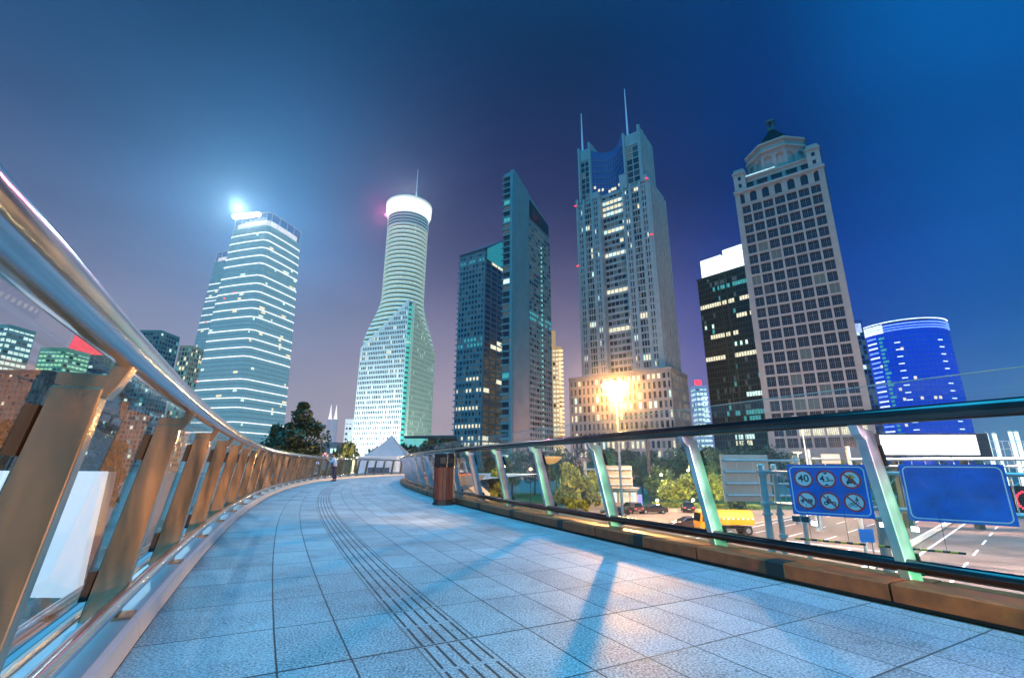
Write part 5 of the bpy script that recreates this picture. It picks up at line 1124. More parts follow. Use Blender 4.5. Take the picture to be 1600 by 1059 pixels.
def text(body, cx, cz, size, e, parent, m):
    cu = bpy.data.curves.new('sign_text', 'FONT'); cu.body = body; cu.size = size; cu.align_x = 'CENTER'; cu.align_y = 'CENTER'; cu.extrude = .001; cu.offset = size*.018; cu.materials.append(m)
    o = bpy.data.objects.new('lettering', cu); COL.objects.link(o); o.parent = parent
    z = Vector((0, 0, 1)); mt = Matrix((GU, z, GNv)).transposed().to_4x4()
    l = root_of(parent).location; mt.translation = P(cx, cz, e)-l; dg = bpy.context.evaluated_depsgraph_get(); dg.update(); me = bpy.data.meshes.new_from_object(o.evaluated_get(dg)); bpy.data.objects.remove(o)
    o = bpy.data.objects.new('lettering', me); COL.objects.link(o); o.parent = parent; o.matrix_local = mt; return o
cols = [.205, .495, .795]; rows = [.715, .285]
for r_ in range(2):
    for c_ in range(3):
        cx, cz = W_*cols[c_], H_*rows[r_]
        mb = MB(); disc(mb, cx, cz, 0, RS, .004); face = part(mb, 'rule_disc', MT['signwhite'], sA)
        mb = MB(); disc(mb, cx, cz, RS*.80, RS, .008)
        if not (r_ == 0 and c_ < 2):
            dx = RS*.82*.7071; w_ = RS*.055; mb.face([P(cx-dx-w_, cz+dx-w_, .011), P(cx-dx+w_, cz+dx+w_, .011), P(cx+dx+w_, cz-dx+w_, .011), P(cx+dx-w_, cz-dx-w_, .011)])
        sub(mb, 'red_ring', MT['signred'], face)
        mb = MB(); s = RS
        if (r_, c_) == (0, 0): text('40', cx, cz, RS*1.12, .007, face, MT['signblack']); continue
        if (r_, c_) == (0, 1):
            text('4', cx-s*.38, cz, s*.95, .007, face, MT['signblack']); text('.3', cx+s*.06, cz-s*.06, s*.72, .007, face, MT['signblack']); text('m', cx+s*.48, cz-s*.13, s*.5, .007, face, MT['signblack'])
            poly(mb, [(cx-s*.28, cz+s*.74), (cx, cz+s*.50), (cx+s*.28, cz+s*.74)], .007); poly(mb, [(cx-s*.28, cz-s*.74), (cx+s*.28, cz-s*.74), (cx, cz-s*.50)], .007)
        elif (r_, c_) == (0, 2):       # lorry front with an orange burst of flame above
            fb = MB(); pts = []
            for k in range(17): a = math.pi*k/16; rr_ = s*(.50 if k % 2 == 0 else .36); pts.append((cx+rr_*math.cos(a)*1.05, cz+s*.12+rr_*math.sin(a)))
            poly(fb, pts, .006); sub(fb, 'flame_symbol', MT['signyellow'], face)
            quad(mb, cx-s*.42, cz-s*.42, cx+s*.42, cz-s*.16, .007); poly(mb, [(cx-s*.34, cz-s*.14), (cx+s*.34, cz-s*.14), (cx+s*.22, cz+s*.10), (cx-s*.22, cz+s*.10)], .007); quad(mb, cx-s*.40, cz-s*.55, cx-s*.24, cz-s*.42, .007); quad(mb, cx+s*.24, cz-s*.55, cx+s*.40, cz-s*.42, .007); quad(mb, cx-.03, cz+s*.16, cx+.03, cz+s*.34, .008)
        elif (r_, c_) == (1, 0):       # lorry from the side
            quad(mb, cx-s*.20, cz-s*.12, cx+s*.62, cz-s*.0, .007)
            for k in range(3): quad(mb, cx-s*.12+k*s*.25, cz+s*.02, cx+s*.08+k*s*.25, cz+s*.16, .007)
            poly(mb, [(cx-s*.62, cz-s*.12), (cx-s*.24, cz-s*.12), (cx-s*.24, cz+s*.16), (cx-s*.42, cz+s*.16), (cx-s*.46, cz+s*.04), (cx-s*.62, cz)], .007)
            for x in (-.42, .12, .42): disc(mb, cx+s*x, cz-s*.22, s*.05, s*.12, .008, 16)
        elif (r_, c_) == (1, 1):       # motorcycle with rider
            for x in (-.36, .38): disc(mb, cx+s*x, cz-s*.22, s*.10, s*.21, .007, 20)
            poly(mb, [(cx-s*.32, cz-s*.2), (cx-s*.12, cz-s*.24), (cx+s*.34, cz-s*.2), (cx+s*.2, cz+s*.04), (cx-s*.1, cz+s*.05), (cx-s*.30, cz+s*.12)], .0075)
            poly(mb, [(cx-s*.12, cz+s*.03), (cx+s*.18, cz+s*.0), (cx+s*.12, cz+s*.22), (cx-s*.02, cz+s*.36), (cx-s*.14, cz+s*.30), (cx-s*.26, cz+s*.14)], .0085); disc(mb, cx-s*.10, cz+s*.46, 0, s*.10, .007, 14)
        else:                          # pedestrian and bicycle
            for x in (-.42, .02): disc(mb, cx+s*x, cz-s*.30, s*.13, s*.18, .007, 20)
            for a, b in (((-.42, -.30), (-.26, -.06)), ((-.26, -.06), (.0, -.06)), ((.0, -.06), (.02, -.30)), ((-.26, -.06), (-.16, -.3)), ((-.16, -.3), (0, -.06)), ((0, -.06), (.02, .04))):
                vx, vz = b[0]-a[0], b[1]-a[1]; ll = math.hypot(vx, vz); ox, oz = -vz/ll*.022, vx/ll*.022
                poly(mb, [(cx+s*(a[0]-ox), cz+s*(a[1]-oz)), (cx+s*(b[0]-ox), cz+s*(b[1]-oz)), (cx+s*(b[0]+ox), cz+s*(b[1]+oz)), (cx+s*(a[0]+ox), cz+s*(a[1]+oz))], .0078)
            disc(mb, cx+s*.26, cz+s*.55, 0, s*.075, .007, 12); poly(mb, [(cx+s*.17, cz+s*.44), (cx+s*.34, cz+s*.44), (cx+s*.33, cz+s*.12), (cx+s*.20, cz+s*.12)], .0074)
            for a, b in (((.22, .14), (.12, -.18)), ((.30, .14), (.42, -.16)), ((.2, .40), (.08, .20)), ((.32, .40), (.46, .24))):
                poly(mb, [(cx+s*(a[0]-.035), cz+s*a[1]), (cx+s*(b[0]-.035), cz+s*b[1]), (cx+s*(b[0]+.035), cz+s*b[1]), (cx+s*(a[0]+.035), cz+s*a[1])], .0076)
        sub(mb, 'rule_symbol', MT['signblack'], face)
sB, P, W2_, H2_ = signboard('blank blue sign with a thin white border, right on the gantry', (1404, 726), (1571, 724), (1420, 812), (1590, 823))
# striped height bars hung on wires
def height_bar(label, a, b, wires):
    A, Bp = ONP(*a, .1), ONP(*b, .1); z = (A.z+Bp.z)/2; A.z = Bp.z = z; t = thing('height_bar', A, label, 'height limit bar', 'striped height bars'); n = max(6, int((Bp-A).length/.22))
    for k in range(2):
        mb = MB()
        for i in range(n):
            if i % 2 == k: mb.tube([A.lerp(Bp, i/n), A.lerp(Bp, (i+1)/n)], .045, 10)
        part(mb, 'yellow_band' if k == 0 else 'black_band', MT['yellow'] if k == 0 else MT['signblack'], t)
    for w_ in wires:
        p = A.lerp(Bp, w_); mb = MB(); mb.tube([p, (p.x, p.y, z+1.6)], .008, 5); part(mb, 'wire', MT['darkmetal'], t)
height_bar('yellow and black height bar hanging below the rule sign', (1242, 840), (1353, 851), (.78, .25))
height_bar('yellow and black height bar hanging below the blank blue sign', (1372, 851), (1510, 866), (.80, .2))
# floodlights under the signs
def flood(label, px, py, lit):
    p = ONP(px, py, .9); t = thing('sign_floodlight', p, label, 'floodlight'); a = math.atan2(GU.y, GU.x)
    mb = MB(); mb.box(p, (.30, .16, .24), a); part(mb, 'housing', MT['darkmetal'], t)
    mb = MB(); mb.box(p+GNv*.085*(1 if not lit else 1), (.25, .012, .19), a); part(mb, 'lamp_face', emat('flood_face', (.9, 1, 1), 5) if lit else MT['dark'], t)
    mb = MB(); mb.tube([p+Vector((0, 0, -.14)), p+Vector((0, 0, -.22)), p-GNv*.95+Vector((0, 0, -.22)), p-GNv*1.25+Vector((0, 0, .25))], .025, 8); part(mb, 'bracket_arm', MT['galv'], t)
flood('unlit black floodlight, leftmost under the rule sign', 1244, 810, False); flood('unlit black floodlight, second under the rule sign', 1258, 811, False); flood('lit white floodlight under the middle of the rule sign', 1273, 817, True)
flood('small lit floodlight left of the green lit post', 1380, 819, True); flood('blazing white floodlight under the blank blue sign', 1430, 826, True)
# white column and small blue sign
a = ONP(1366, 812, -1.2); b_ = ONP(1386, 872, -1.2); t = thing('column', (b_.x, b_.y, GZ), 'pale painted column standing behind the gap between the two blue signs', 'column')
mb = MB(); mb.tube([(b_.x, b_.y, GZ), (b_.x, b_.y, a.z)], [.24, .20], 16); mb.lathe((b_.x, b_.y, a.z), [(.2, 0), (.28, .05), (.28, .15), (.2, .2)], 14); part(mb, 'shaft', MT['signback'], t)
mb = MB(); mb.box((b_.x, b_.y, GZ+.4), (.8, .8, .8), .3); part(mb, 'base', MT['galv'], t)
c0, c1 = AT(1341, 826, 30), AT(1367, 847, 30); t = thing('small_road_sign', ((c0.x+c1.x)/2, 30, GZ), 'small plain light blue sign below the rule sign', 'road sign')
mb = MB(); mb.box(((c0.x+c1.x)/2, 30, (c0.z+c1.z)/2), (c1.x-c0.x, .05, c0.z-c1.z), 0); part(mb, 'panel', mat('light_blue_sheet', (.03, .28, .80), .4), t)
for x in (.3, .85):
    mb = MB(); q = c0.x+(c1.x-c0.x)*x; mb.tube([(q, 30.08, GZ), (q, 30.08, c0.z-.1)], .04, 8); part(mb, 'leg', MT['galv'], t)
# beige sign backs
def sign_back(label, TL, BR, Y, ribs, pole_px, pole_top, Yp=None, low_white=False):
    a, b = AT(*TL, Y), AT(*BR, Y); w_, h_ = abs(b.x-a.x), a.z-b.z; c = Vector(((a.x+b.x)/2, Y, b.z)); pp = AT(pole_px, pole_top, Y+.3); t = thing('sign_board_back', (pp.x, pp.y, GZ), label, 'sign back')
    mb = MB(); mb.box((c.x, Y, b.z+h_/2), (w_, .06, h_), 0); part(mb, 'panel', MT['signback'], t)
    mb = MB(); n = int(w_/(.9 if Y < 50 else 1.6))
    for i in range(1, n): mb.box((c.x-w_/2+i*w_/n, Y-.034, b.z+h_/2), (.035, .012, h_*.995), 0)
    part(mb, 'panel_seam', MT['galv'], t)
    for i in range(ribs):
        z = b.z+h_*(i+.5)/ribs; mb = MB(); x0 = min(pp.x, c.x-w_/2+.2); x1 = max(pp.x, c.x+w_/2-.2); mb.tube([(x0, Y-.14, z), (x1, Y-.14, z)], .075 if Y < 50 else .14, 10)
        part(mb, 'arm', MT['galv'], t)
    mb = MB(); r = .16 if Y < 50 else .32; mb.tube([(pp.x, pp.y, GZ), (pp.x, pp.y, pp.z)], [r, r*.8], 16)
    for i in range(ribs): z = b.z+h_*(i+.5)/ribs; mb.lathe((pp.x, pp.y, z-.15), [(r, 0), (r*1.7, .01), (r*1.7, .05), (r, .06), (r, .25), (r*1.7, .26), (r*1.7, .3), (r, .31)], 14)
    part(mb, 'pole', MT['galv'], t)
sign_back('big beige back of a ribbed road sign left of the rule sign', (1124, 710), (1208, 783), 31, 4, 1241, 711)
sign_back('beige back of a smaller road sign above the ticket kiosk', (929, 727), (989, 763), 84, 3, 914, 720)
sign_back('small pale sign back under the stone tower, right of the low lamp', (1282, 709), (1314, 724), 60, 1, 1262, 702)
# farther gantry pipe crossing behind the signs and red LED panel
t = thing('far_gantry', AT(1330, 720, 42), 'farther pale pipe gantry running behind both blue signs', 'gantry')
t.location.z = GZ
for py, r in ((717, .13), (728, .07)):
    mb = MB(); a, b = AT(1326, py-1, 42), AT(1640, py+1, 34); b.z = a.z = AT(1450, py, 38).z; mb.tube([a, b], r, 10); part(mb, 'beam', MT['galv'], t)
for k in range(14):
    a, b = AT(1326, 717, 42), AT(1640, 717, 34); p = a.lerp(b, k/14); z0, z1 = AT(1450, 717, 38).z, AT(1450, 728, 38).z; mb = MB(); mb.tube([(p.x, p.y, z0), (p.x, p.y, z1)], .03, 6); part(mb, 'lattice_bar', MT['galv'], t)
p = AT(1327, 717, 42); mb = MB(); mb.tube([(p.x, p.y, GZ), (p.x, p.y, AT(1327, 697, 42).z)], .16, 12); part(mb, 'column', MT['galv'], t)
a, b = ONP(1597, 765, -1.6), ONP(1622, 800, -1.6); t = thing('led_signal', a, 'black panel with a glowing red ring at the right photo edge', 'signal'); mb = MB(); c = (a+b)/2; mb.box(c, (1.1, .12, 1.15), math.atan2(GU.y, GU.x)); part(mb, 'housing', MT['dark'], t)
mb = MB()
for k in range(22):
    q = 2*math.pi*k/22; e = c+GU*(.38*math.cos(q))+Vector((0, 0, .38*math.sin(q)))+GNv*.07; mb.box(e, (.07, .03, .07), math.atan2(GU.y, GU.x))
part(mb, 'led_ring', MT['red'], t)
# ------------------------------------------------------------------ video screen, light columns
def video_screen():
    Y = 62; a, b = AT(1372, 681, Y), AT(1545, 714, Y); a.z = AT(1460, 677, Y).z; b.z = AT(1460, 714, Y).z; w_, h_ = b.x-a.x, a.z-b.z; c = Vector(((a.x+b.x)/2, Y, (a.z+b.z)/2)); rot = -.10
    t = thing('video_screen', (c.x, c.y, GZ), 'huge blank white glowing screen in a black frame above the road', 'screen')
    mb = MB(); mb.box(c+Vector((0, .5, 0)), (w_, 1, h_), rot); part(mb, 'frame', mat('screen_frame', (.02, .02, .025), .4), t, bevel=.05)
    u_ = Vector((math.cos(rot), math.sin(rot), 0)); mb = MB(); mb.box(c-u_*.5+Vector((0, -.06, .05)), (w_-2.2, .1, h_-.5), rot); part(mb, 'screen', emat('screen_white', (1, 1, 1), 2.2), t)
    for k in (-.3, .3): mb = MB(); p = c+u_*w_*k; mb.box((p.x, p.y+1, (GZ+b.z)/2), (.7, .7, b.z-GZ)); part(mb, 'leg', MT['darkmetal'], t)
    mb = MB()
    for k in range(8): p = c+u_*w_*(-.45+k*.12); mb.box((p.x, p.y-.5, b.z-.25), (.25, .25, .14), 0)
    part(mb, 'service_lamp', MT['win'][2], t)
video_screen()
colm = emat('column_light', (.75, .95, 1.0), 1.8)
for i, (px0, py0, px1, py1) in enumerate(((1546, 677, 1552, 712), (1557, 677, 1563, 704), (1582, 674, 1589, 702), (1591, 674, 1599, 703))):
    p = AT((px0+px1)/2, py1, 120); z1 = AT(px0, py0, 120).z; t = thing('light_column', (p.x, p.y, GZ), ['glowing white column touching the screen frame', 'glowing white column second from the screen', 'glowing white column third from the screen', 'glowing white column at the photo edge'][i], 'light column', 'glowing columns right of the screen')
    mb = MB(); mb.tube([(p.x, p.y, GZ), (p.x, p.y, z1)], .42, 10); part(mb, 'tube', colm, t); mb = MB(); mb.lathe((p.x, p.y, z1), [(.5, 0), (.5, .3), (.2, .5)], 10); part(mb, 'cap', MT['galv'], t)
p = AT(1575, 700, 90); t = thing('barrier_fence', (p.x, p.y, GZ), 'thin white tube fence in front of the glowing columns', 'fence')
for k in range(7): q = AT(1546+k*11, 700, 90); mb = MB(); mb.tube([(q.x, q.y, GZ), (q.x, q.y, AT(1560, 689, 90).z)], .07, 6); part(mb, 'fence_post', MT['white'], t)
for py in (689, 701): a, b = AT(1544, py, 90), AT(1630, py, 90); mb = MB(); mb.tube([a, b], .06, 6); part(mb, 'fence_rail', MT['white'], t)
# ------------------------------------------------------------------ kiosk
def kiosk():
    a, b = G(921, 798, GZ), G(997, 798, GZ); Y = 87; w_ = 9.2; c = Vector(((a.x+b.x)/2+.3, Y, GZ)); t = thing('ticket_kiosk', c, 'small pale kiosk with green and white lit windows below a sign back', 'kiosk')
    mb = MB(); mb.box(c+Vector((0, 1.4, 1.75)), (w_, 2.8, 3.5)); mb.box(c+Vector((0, 1.3, 3.62)), (w_+.7, 3.6, .24)); mb.box(c+Vector((0, -.02, .5)), (w_+.1, .1, 1.0)); part(mb, 'wall', mat('kiosk_wall', (.5, .45, .4), .7), t)
    for i, (x, w0, m) in enumerate(((-3.6, 1.4, emat('kiosk_green', (.25, .8, .5), .8)), (-1.9, 1.5, emat('kiosk_teal', (.35, .95, .8), 1.0)), (.1, 1.7, MT['win'][3]), (2.2, 1.7, MT['win'][2]), (3.9, .9, MT['win'][3]))):
        mb = MB(); mb.box(c+Vector((x, -.03, 2.05)), (w0, .06, 1.7)); pn = part(mb, 'window', m, t)
        mb = MB(); 
        for dx in (-w0/2, 0, w0/2): mb.box(c+Vector((x+dx, -.08, 2.05)), (.08, .06, 1.8))
        sub(mb, 'window_frame', MT['white'], pn)
    mb = MB(); mb.box(c+Vector((0, -.5, 3.3)), (w_, .9, .08)); part(mb, 'awning', MT['galv'], t)
kiosk()
p = G(998, 795, GZ); t = thing('notice_board', p, 'small blue notice board standing right of the kiosk', 'notice board'); mb = MB(); mb.box(p+Vector((0, 0, 1.6)), (1.5, .1, 1.8)); part(mb, 'panel', mat('notice_blue', (.12, .16, .6), .4, emis=(.2, .25, .9), es=.4), t)
for dx in (-.6, .6): mb = MB(); mb.tube([p+Vector((dx, 0, 0)), p+Vector((dx, 0, .8))], .05, 6); part(mb, 'leg', MT['galv'], t)
# ------------------------------------------------------------------ vehicles
carglass = mat('car_glass', (.01, .012, .015), .06, 0, spec=.9); tyre = mat('tyre', (.015, .015, .015), .8); rimm = mat('rim', (.5, .5, .52), .3, .9)
taill = emat('tail_light', (1, .04, .03), 3.0); headl = mat('head_lamp', (.7, .7, .7), .1, .2)
def car(label, pos, yaw, paint, kind='sedan', tail=True):
    t = thing('parked_car', pos, label, 'car', 'cars on the plaza'); t.rotation_euler.z = yaw
    L_, w_ = (4.6, 1.8) if kind == 'sedan' else (4.7, 1.9); top = 1.45 if kind == 'sedan' else 1.75
    lo = [(-2.28, .32), (-2.32, .62), (-2.22, .95), (-1.5, 1.02), (1.0, .98), (2.05, .80), (2.3, .60), (2.28, .30), (-2.28, .28)] if kind == 'sedan' else [(-2.3, .35), (-2.35, .7), (-2.3, 1.05), (-1.5, 1.08), (1.1, 1.05), (2.15, .92), (2.35, .65), (2.3, .32)]
    mb = MB(); mb.hull([(x, -w_/2, z) for x, z in lo], [(x, w_/2, z) for x, z in lo]); mb.build('body', paint, t, bevel=.09)
    g = [(-1.75, .98), (-1.15, top-.06), (-.3, top), (.35, top-.05), (1.15, .96)] if kind == 'sedan' else [(-2.15, 1.04), (-1.95, top-.05), (-.6, top), (.4, top-.06), (1.2, 1.02)]
    mb = MB(); mb.hull([(x, -(w_/2-.06 if z < 1.1 else w_/2-.26), z) for x, z in g], [(x, (w_/2-.06 if z < 1.1 else w_/2-.26), z) for x, z in g]); cab = mb.build('cabin', paint, t, bevel=.06)
    mb = MB()
    for sy in (-1, 1):
        yb, yt = sy*(w_/2-.055), sy*(w_/2-.235)
        for x0, x1, x2, x3 in ((-1.35, -.42, -.42, -1.05), (-.34, .85, .30, -.34)): q = [(x0, yb*.985+sy*.025, 1.03), (x1, yb*.985+sy*.025, 1.02), (x2, yt+sy*.035, top-.12), (x3, yt+sy*.035, top-.12)]; mb.hull([(a, b-sy*.02, c) for a, b, c in q], q)
    for sg, x0, x1 in ((1, g[-1][0], g[-2][0]), (-1, g[0][0], g[1][0])): q = [(x0+sg*.02, -w_/2+.18, 1.03), (x0+sg*.02, w_/2-.18, 1.03), (x1+sg*.045, w_/2-.34, top-.10), (x1+sg*.045, -w_/2+.34, top-.10)]; mb.hull([(a-sg*.02, b, c) for a, b, c in q], q)
    mb.build('windows', carglass, cab)
    for x in (-1.42, 1.42):
        for sy in (-1, 1):
            mb = MB(); n = 20; yy = sy*(w_/2-.08)
            def ring(r, y): return [(x+r*math.cos(2*math.pi*k/n), y, .33+r*math.sin(2*math.pi*k/n)) for k in range(n)]
            mb.hull(ring(.33, yy-.1), ring(.33, yy+.1)); wh = mb.build('wheel', tyre, t)
            mb = MB(); mb.hull(ring(.2, yy+sy*.10), ring(.19, yy+sy*.112)); mb.build('rim', rimm, wh)
    for sy in (-1, 1):
        mb = MB(); mb.box((-2.3, sy*.66, .80), (.08, .36, .16)); mb.build('tail_lamp', taill if tail else MT['signred'], t)
        mb = MB(); mb.box((2.24, sy*.62, .66), (.1, .38, .14)); mb.build('head_lamp', headl, t)
    mb = MB(); mb.box((-2.325, 0, .62), (.02, .5, .14)); mb.build('number_plate', MT['white'], t)
    return t
blk = mat('black_paint', (.012, .010, .012), .18, 0, spec=.9); brn = mat('brown_paint', (.10, .05, .05), .22, 0, spec=.9); gry = mat('grey_paint', (.10, .08, .10), .22, .3)
car('black sedan partly hidden by a railing post, leftmost of the parked row', G(960, 806, GZ), math.pi*.97, blk)
car('maroon car with tail lamps showing, between the black sedans', G(986, 801, GZ), math.pi*.62, brn, 'suv')
car('black sedan broadside under the brown mast, red tail lamp at its right', G(1020, 802, GZ), math.pi*1.02, blk)
car('black car seen from behind beside the lawn lamp', G(1075, 799, GZ), math.pi*.42, blk, 'suv')
car('black car just in front of the yellow truck', G(1076, 826, GZ), math.pi*1.03, gry)
def truck():
    p = G(1132, 834, GZ); t = thing('tank_truck', p, 'yellow tanker truck with a boxy cab behind a railing post', 'truck'); t.rotation_euler.z = math.pi*1.0; yl = mat('truck_yellow', (.85, .38, .015), .35, 0, noise=.08, nscale=1.5)
    mb = MB(); mb.hull([(1.5, -1.1, .5), (3.0, -1.1, .5), (3.05, -1.1, 1.5), (2.8, -1.1, 2.45), (1.5, -1.1, 2.55)], [(1.5, 1.1, .5), (3.0, 1.1, .5), (3.05, 1.1, 1.5), (2.8, 1.1, 2.45), (1.5, 1.1, 2.55)]); cb = mb.build('cab', yl, t, bevel=.08)
    mb = MB(); mb.hull([(3.06, -.95, 1.45), (3.06, .95, 1.45), (2.84, .9, 2.3), (2.84, -.9, 2.3)], [(3.08, -.95, 1.45), (3.08, .95, 1.45), (2.87, .9, 2.3), (2.87, -.9, 2.3)])
    for sy in (-1, 1): mb.hull([(1.9, sy*1.1, 1.45), (2.85, sy*1.1, 1.45), (2.7, sy*1.1, 2.2), (1.9, sy*1.1, 2.2)], [(1.9, sy*1.12, 1.45), (2.85, sy*1.12, 1.45), (2.7, sy*1.12, 2.2), (1.9, sy*1.12, 2.2)])
    mb.build('windows', carglass, cb)
    mb = MB(); pr = [(-1.1, 1.1), (-1.15, 1.9), (-.85, 2.45), (-.4, 2.62), (.4, 2.62), (.85, 2.45), (1.15, 1.9), (1.1, 1.1)]; mb.hull([(-3.1, y, z) for y, z in pr], [(1.3, y, z) for y, z in pr]); tk = mb.build('tank', yl, t, bevel=.06)
    mb = MB()
    for sy in (-1, 1):
        for k in range(8): mb.box((-2.9+k*.55, sy*1.16, 1.75), (.26, .02, .16))
    mb.build('tank_stripe', MT['white'], tk)
    mb = MB(); mb.box((0, 0, .75), (6.0, 1.0, .3)); 
    for sy in (-1, 1): mb.box((-1.0, sy*1.0, .75), (2.6, .06, .08)); mb.box((-1.0, sy*1.0, .5), (2.6, .06, .08)); mb.box((-2.2, sy*1.0, .75), (.08, .06, .6)); mb.box((.2, sy*1.0, .75), (.08, .06, .6))
    mb.build('chassis', MT['darkmetal'], t)
    for x in (2.2, -2.3):
        for sy in (-1, 1):
            mb = MB(); n = 20; yy = sy*.95
            def ring(r, y): return [(x+r*math.cos(2*math.pi*k/n), y, .48+r*math.sin(2*math.pi*k/n)) for k in range(n)]
            mb.hull(ring(.48, yy-.15), ring(.48, yy+.15)); wh = mb.build('wheel', tyre, t); mb = MB(); mb.hull(ring(.26, yy+sy*.15), ring(.24, yy+sy*.165)); mb.build('rim', rimm, wh)
    for sy in (-1, 1): mb = MB(); mb.box((3.05, sy*.8, .9), (.06, .35, .2)); mb.build('head_lamp', headl, t)
truck()
# ------------------------------------------------------------------ far end of the bridge: tent, booth, ladder, low hall
def tent():
    Y = 68; pk = AT(612, 680, Y); e0, e1 = AT(570, 717, Y), AT(645, 717, Y); c = Vector((pk.x, Y, 0)); hw = 3.4; ze = 1.7
    t = thing('pointed_tent', (c.x, c.y, -.5), 'grey canvas tent with a tall pointed roof beyond the far railing', 'tent'); cv = mat('grey_canvas', (.22, .24, .28), .8, noise=.06, nscale=1)
    mb = MB(); ng = 8; lv = [(1, 0), (.74, .20), (.50, .42), (.28, .66), (.10, .88), (.02, 1.0)]; base = len(mb.v)
    sq = [(-1, -1), (0, -1), (1, -1), (1, 0), (1, 1), (0, 1), (-1, 1), (-1, 0)]
    for (r0, h0), (r1, h1) in zip(lv[:-1], lv[1:]):
        for k in range(8):
            a, b = sq[k], sq[(k+1) % 8]; z0, z1 = ze+(pk.z-ze)*h0, ze+(pk.z-ze)*h1
            mb.face([(c.x+a[0]*hw*r0, c.y+a[1]*hw*r0, z0), (c.x+b[0]*hw*r0, c.y+b[1]*hw*r0, z0), (c.x+b[0]*hw*r1, c.y+b[1]*hw*r1, z1), (c.x+a[0]*hw*r1, c.y+a[1]*hw*r1, z1)])
    part(mb, 'canopy', cv, t)
    for sx in (-1, 1):
        for sy in (-1, 1): mb = MB(); mb.tube([(c.x+sx*hw*.97, c.y+sy*hw*.97, -.5), (c.x+sx*hw*.97, c.y+sy*hw*.97, ze)], .06, 8); part(mb, 'pole', MT['white'], t)
    mb = MB()
    for sx in (-1, 1): mb.box((c.x+sx*hw, c.y, .7), (.04, hw*2, 2.4))
    mb.box((c.x, c.y+hw, .7), (hw*2, .04, 2.4)); mb.box((c.x+1.8, c.y-hw, .5), (hw, .04, 2.0)); part(mb, 'side_wall', cv, t)
    mb = MB(); mb.tube([(c.x, c.y, pk.z-.2), (c.x, c.y, pk.z+.5)], .05, 6); part(mb, 'finial', MT['white'], t)
tent()
a = AT(588, 735, 58); t = thing('glass_booth', (a.x, 58, -.5), 'pale blue lit glass booth just behind the far railing', 'booth'); mb = MB(); mb.box((a.x, 59, .65), (4.6, 2.2, 2.3)); part(mb, 'wall', mat('booth_wall', (.45, .55, .7), .4, emis=(.35, .55, .9), es=.35, noise=.25, nscale=1.2), t)
mb = MB(); 
for k in range(6): mb.box((a.x-2.3+k*.92, 57.87, .65), (.07, .05, 2.3))
mb.box((a.x, 58.9, 1.88), (5.0, 2.6, .14)); part(mb, 'frame', MT['white'], t)
mb = MB(); mb.box((a.x+.3, 57.84, .1), (2.6, .05, 1.1)); part(mb, 'dark_panel', mat('navy_panel', (.02, .05, .14), .4), t)
lp = G(612, 741.5, 0); t = thing('step_ladder', lp, 'white step ladder standing at the far railing before the tent', 'ladder')
for sx in (-1, 1):
    mb = MB(); mb.tube([lp+Vector((sx*.25, -.1, .0)), lp+Vector((sx*.16, .25, 1.5))], .03, 6); part(mb, 'side_rail', MT['white'], t); mb = MB(); mb.tube([lp+Vector((sx*.25, .75, 0)), lp+Vector((sx*.16, .28, 1.5))], .025, 6); part(mb, 'rear_leg', MT['white'], t)
for k in range(5): mb = MB(); z = .25+k*.27; mb.box(lp+Vector((0, -.1+.35*z/1.5, z)), (.44, .1, .035)); part(mb, 'tread', MT['dark'], t)
def hall():
    Y = 150; a, b = AT(632, 683, Y), AT(668, 697, Y); t = thing('low_hall', (b.x, Y, GZ), 'low hall with a teal lit glass front and a flat dark overhanging roof', 'building')
    mb = MB(); x0, x1 = a.x, AT(712, 690, Y).x; zt = AT(650, 684, Y).z; mb.box(((x0+x1)/2, Y+10, (GZ+zt)/2), (x1-x0, 20, zt-GZ)); part(mb, 'wall', mat('hall_wall', (.16, .15, .14), .7), t)
    mb = MB(); mb.box(((a.x+b.x)/2, Y-.2, (zt+AT(650, 699, Y).z)/2), (b.x-a.x, .3, zt-AT(650, 699, Y).z-.4)); part(mb, 'glass_front', mat('teal_front', (.1, .5, .5), .3, emis=(.25, .85, .82), es=.6, noise=.5, nscale=.5), t)
    mb = MB(); c0 = AT(668, 682, Y); c1 = AT(712, 684, Y); mb.hull([(c0.x-7, Y-2, zt), (c1.x+1, Y-6, zt-.6), (c1.x+1, Y+20, zt-.6), (c0.x-7, Y+20, zt)], [(c0.x-7, Y-2, zt+.5), (c1.x+1, Y-6, zt+.4), (c1.x-3, Y+20, zt+2.2), (c0.x-5, Y+20, zt+1.4)]); part(mb, 'roof', mat('hall_roof', (.07, .07, .07), .6), t)
hall()
t = thing('shop_building', AT(470, 705, 92), 'low shop row with bright white and blue lights behind the big dark tree', 'building'); t.location.z = GZ
a, b = AT(425, 690, 92), AT(528, 690, 92); mb = MB(); mb.box(((a.x+b.x)/2, 96, (GZ+a.z)/2), (b.x-a.x, 8, a.z-GZ)); part(mb, 'wall', mat('shop_wall', (.2, .2, .22), .7), t)
for k in range(9):
    x = a.x+(b.x-a.x)*(k+.5)/9; mb = MB(); mb.box((x, 91.9, 1.5+(k % 3)*1.0), (1.1, .15, .9+.4*(k % 2))); part(mb, 'lit_sign', [MT['win'][3], MT['bandlight'], emat('shop_blue', (.3, .5, 1), 1.6), emat('shop_pink', (1, .5, .6), 1.2)][k % 4], t)
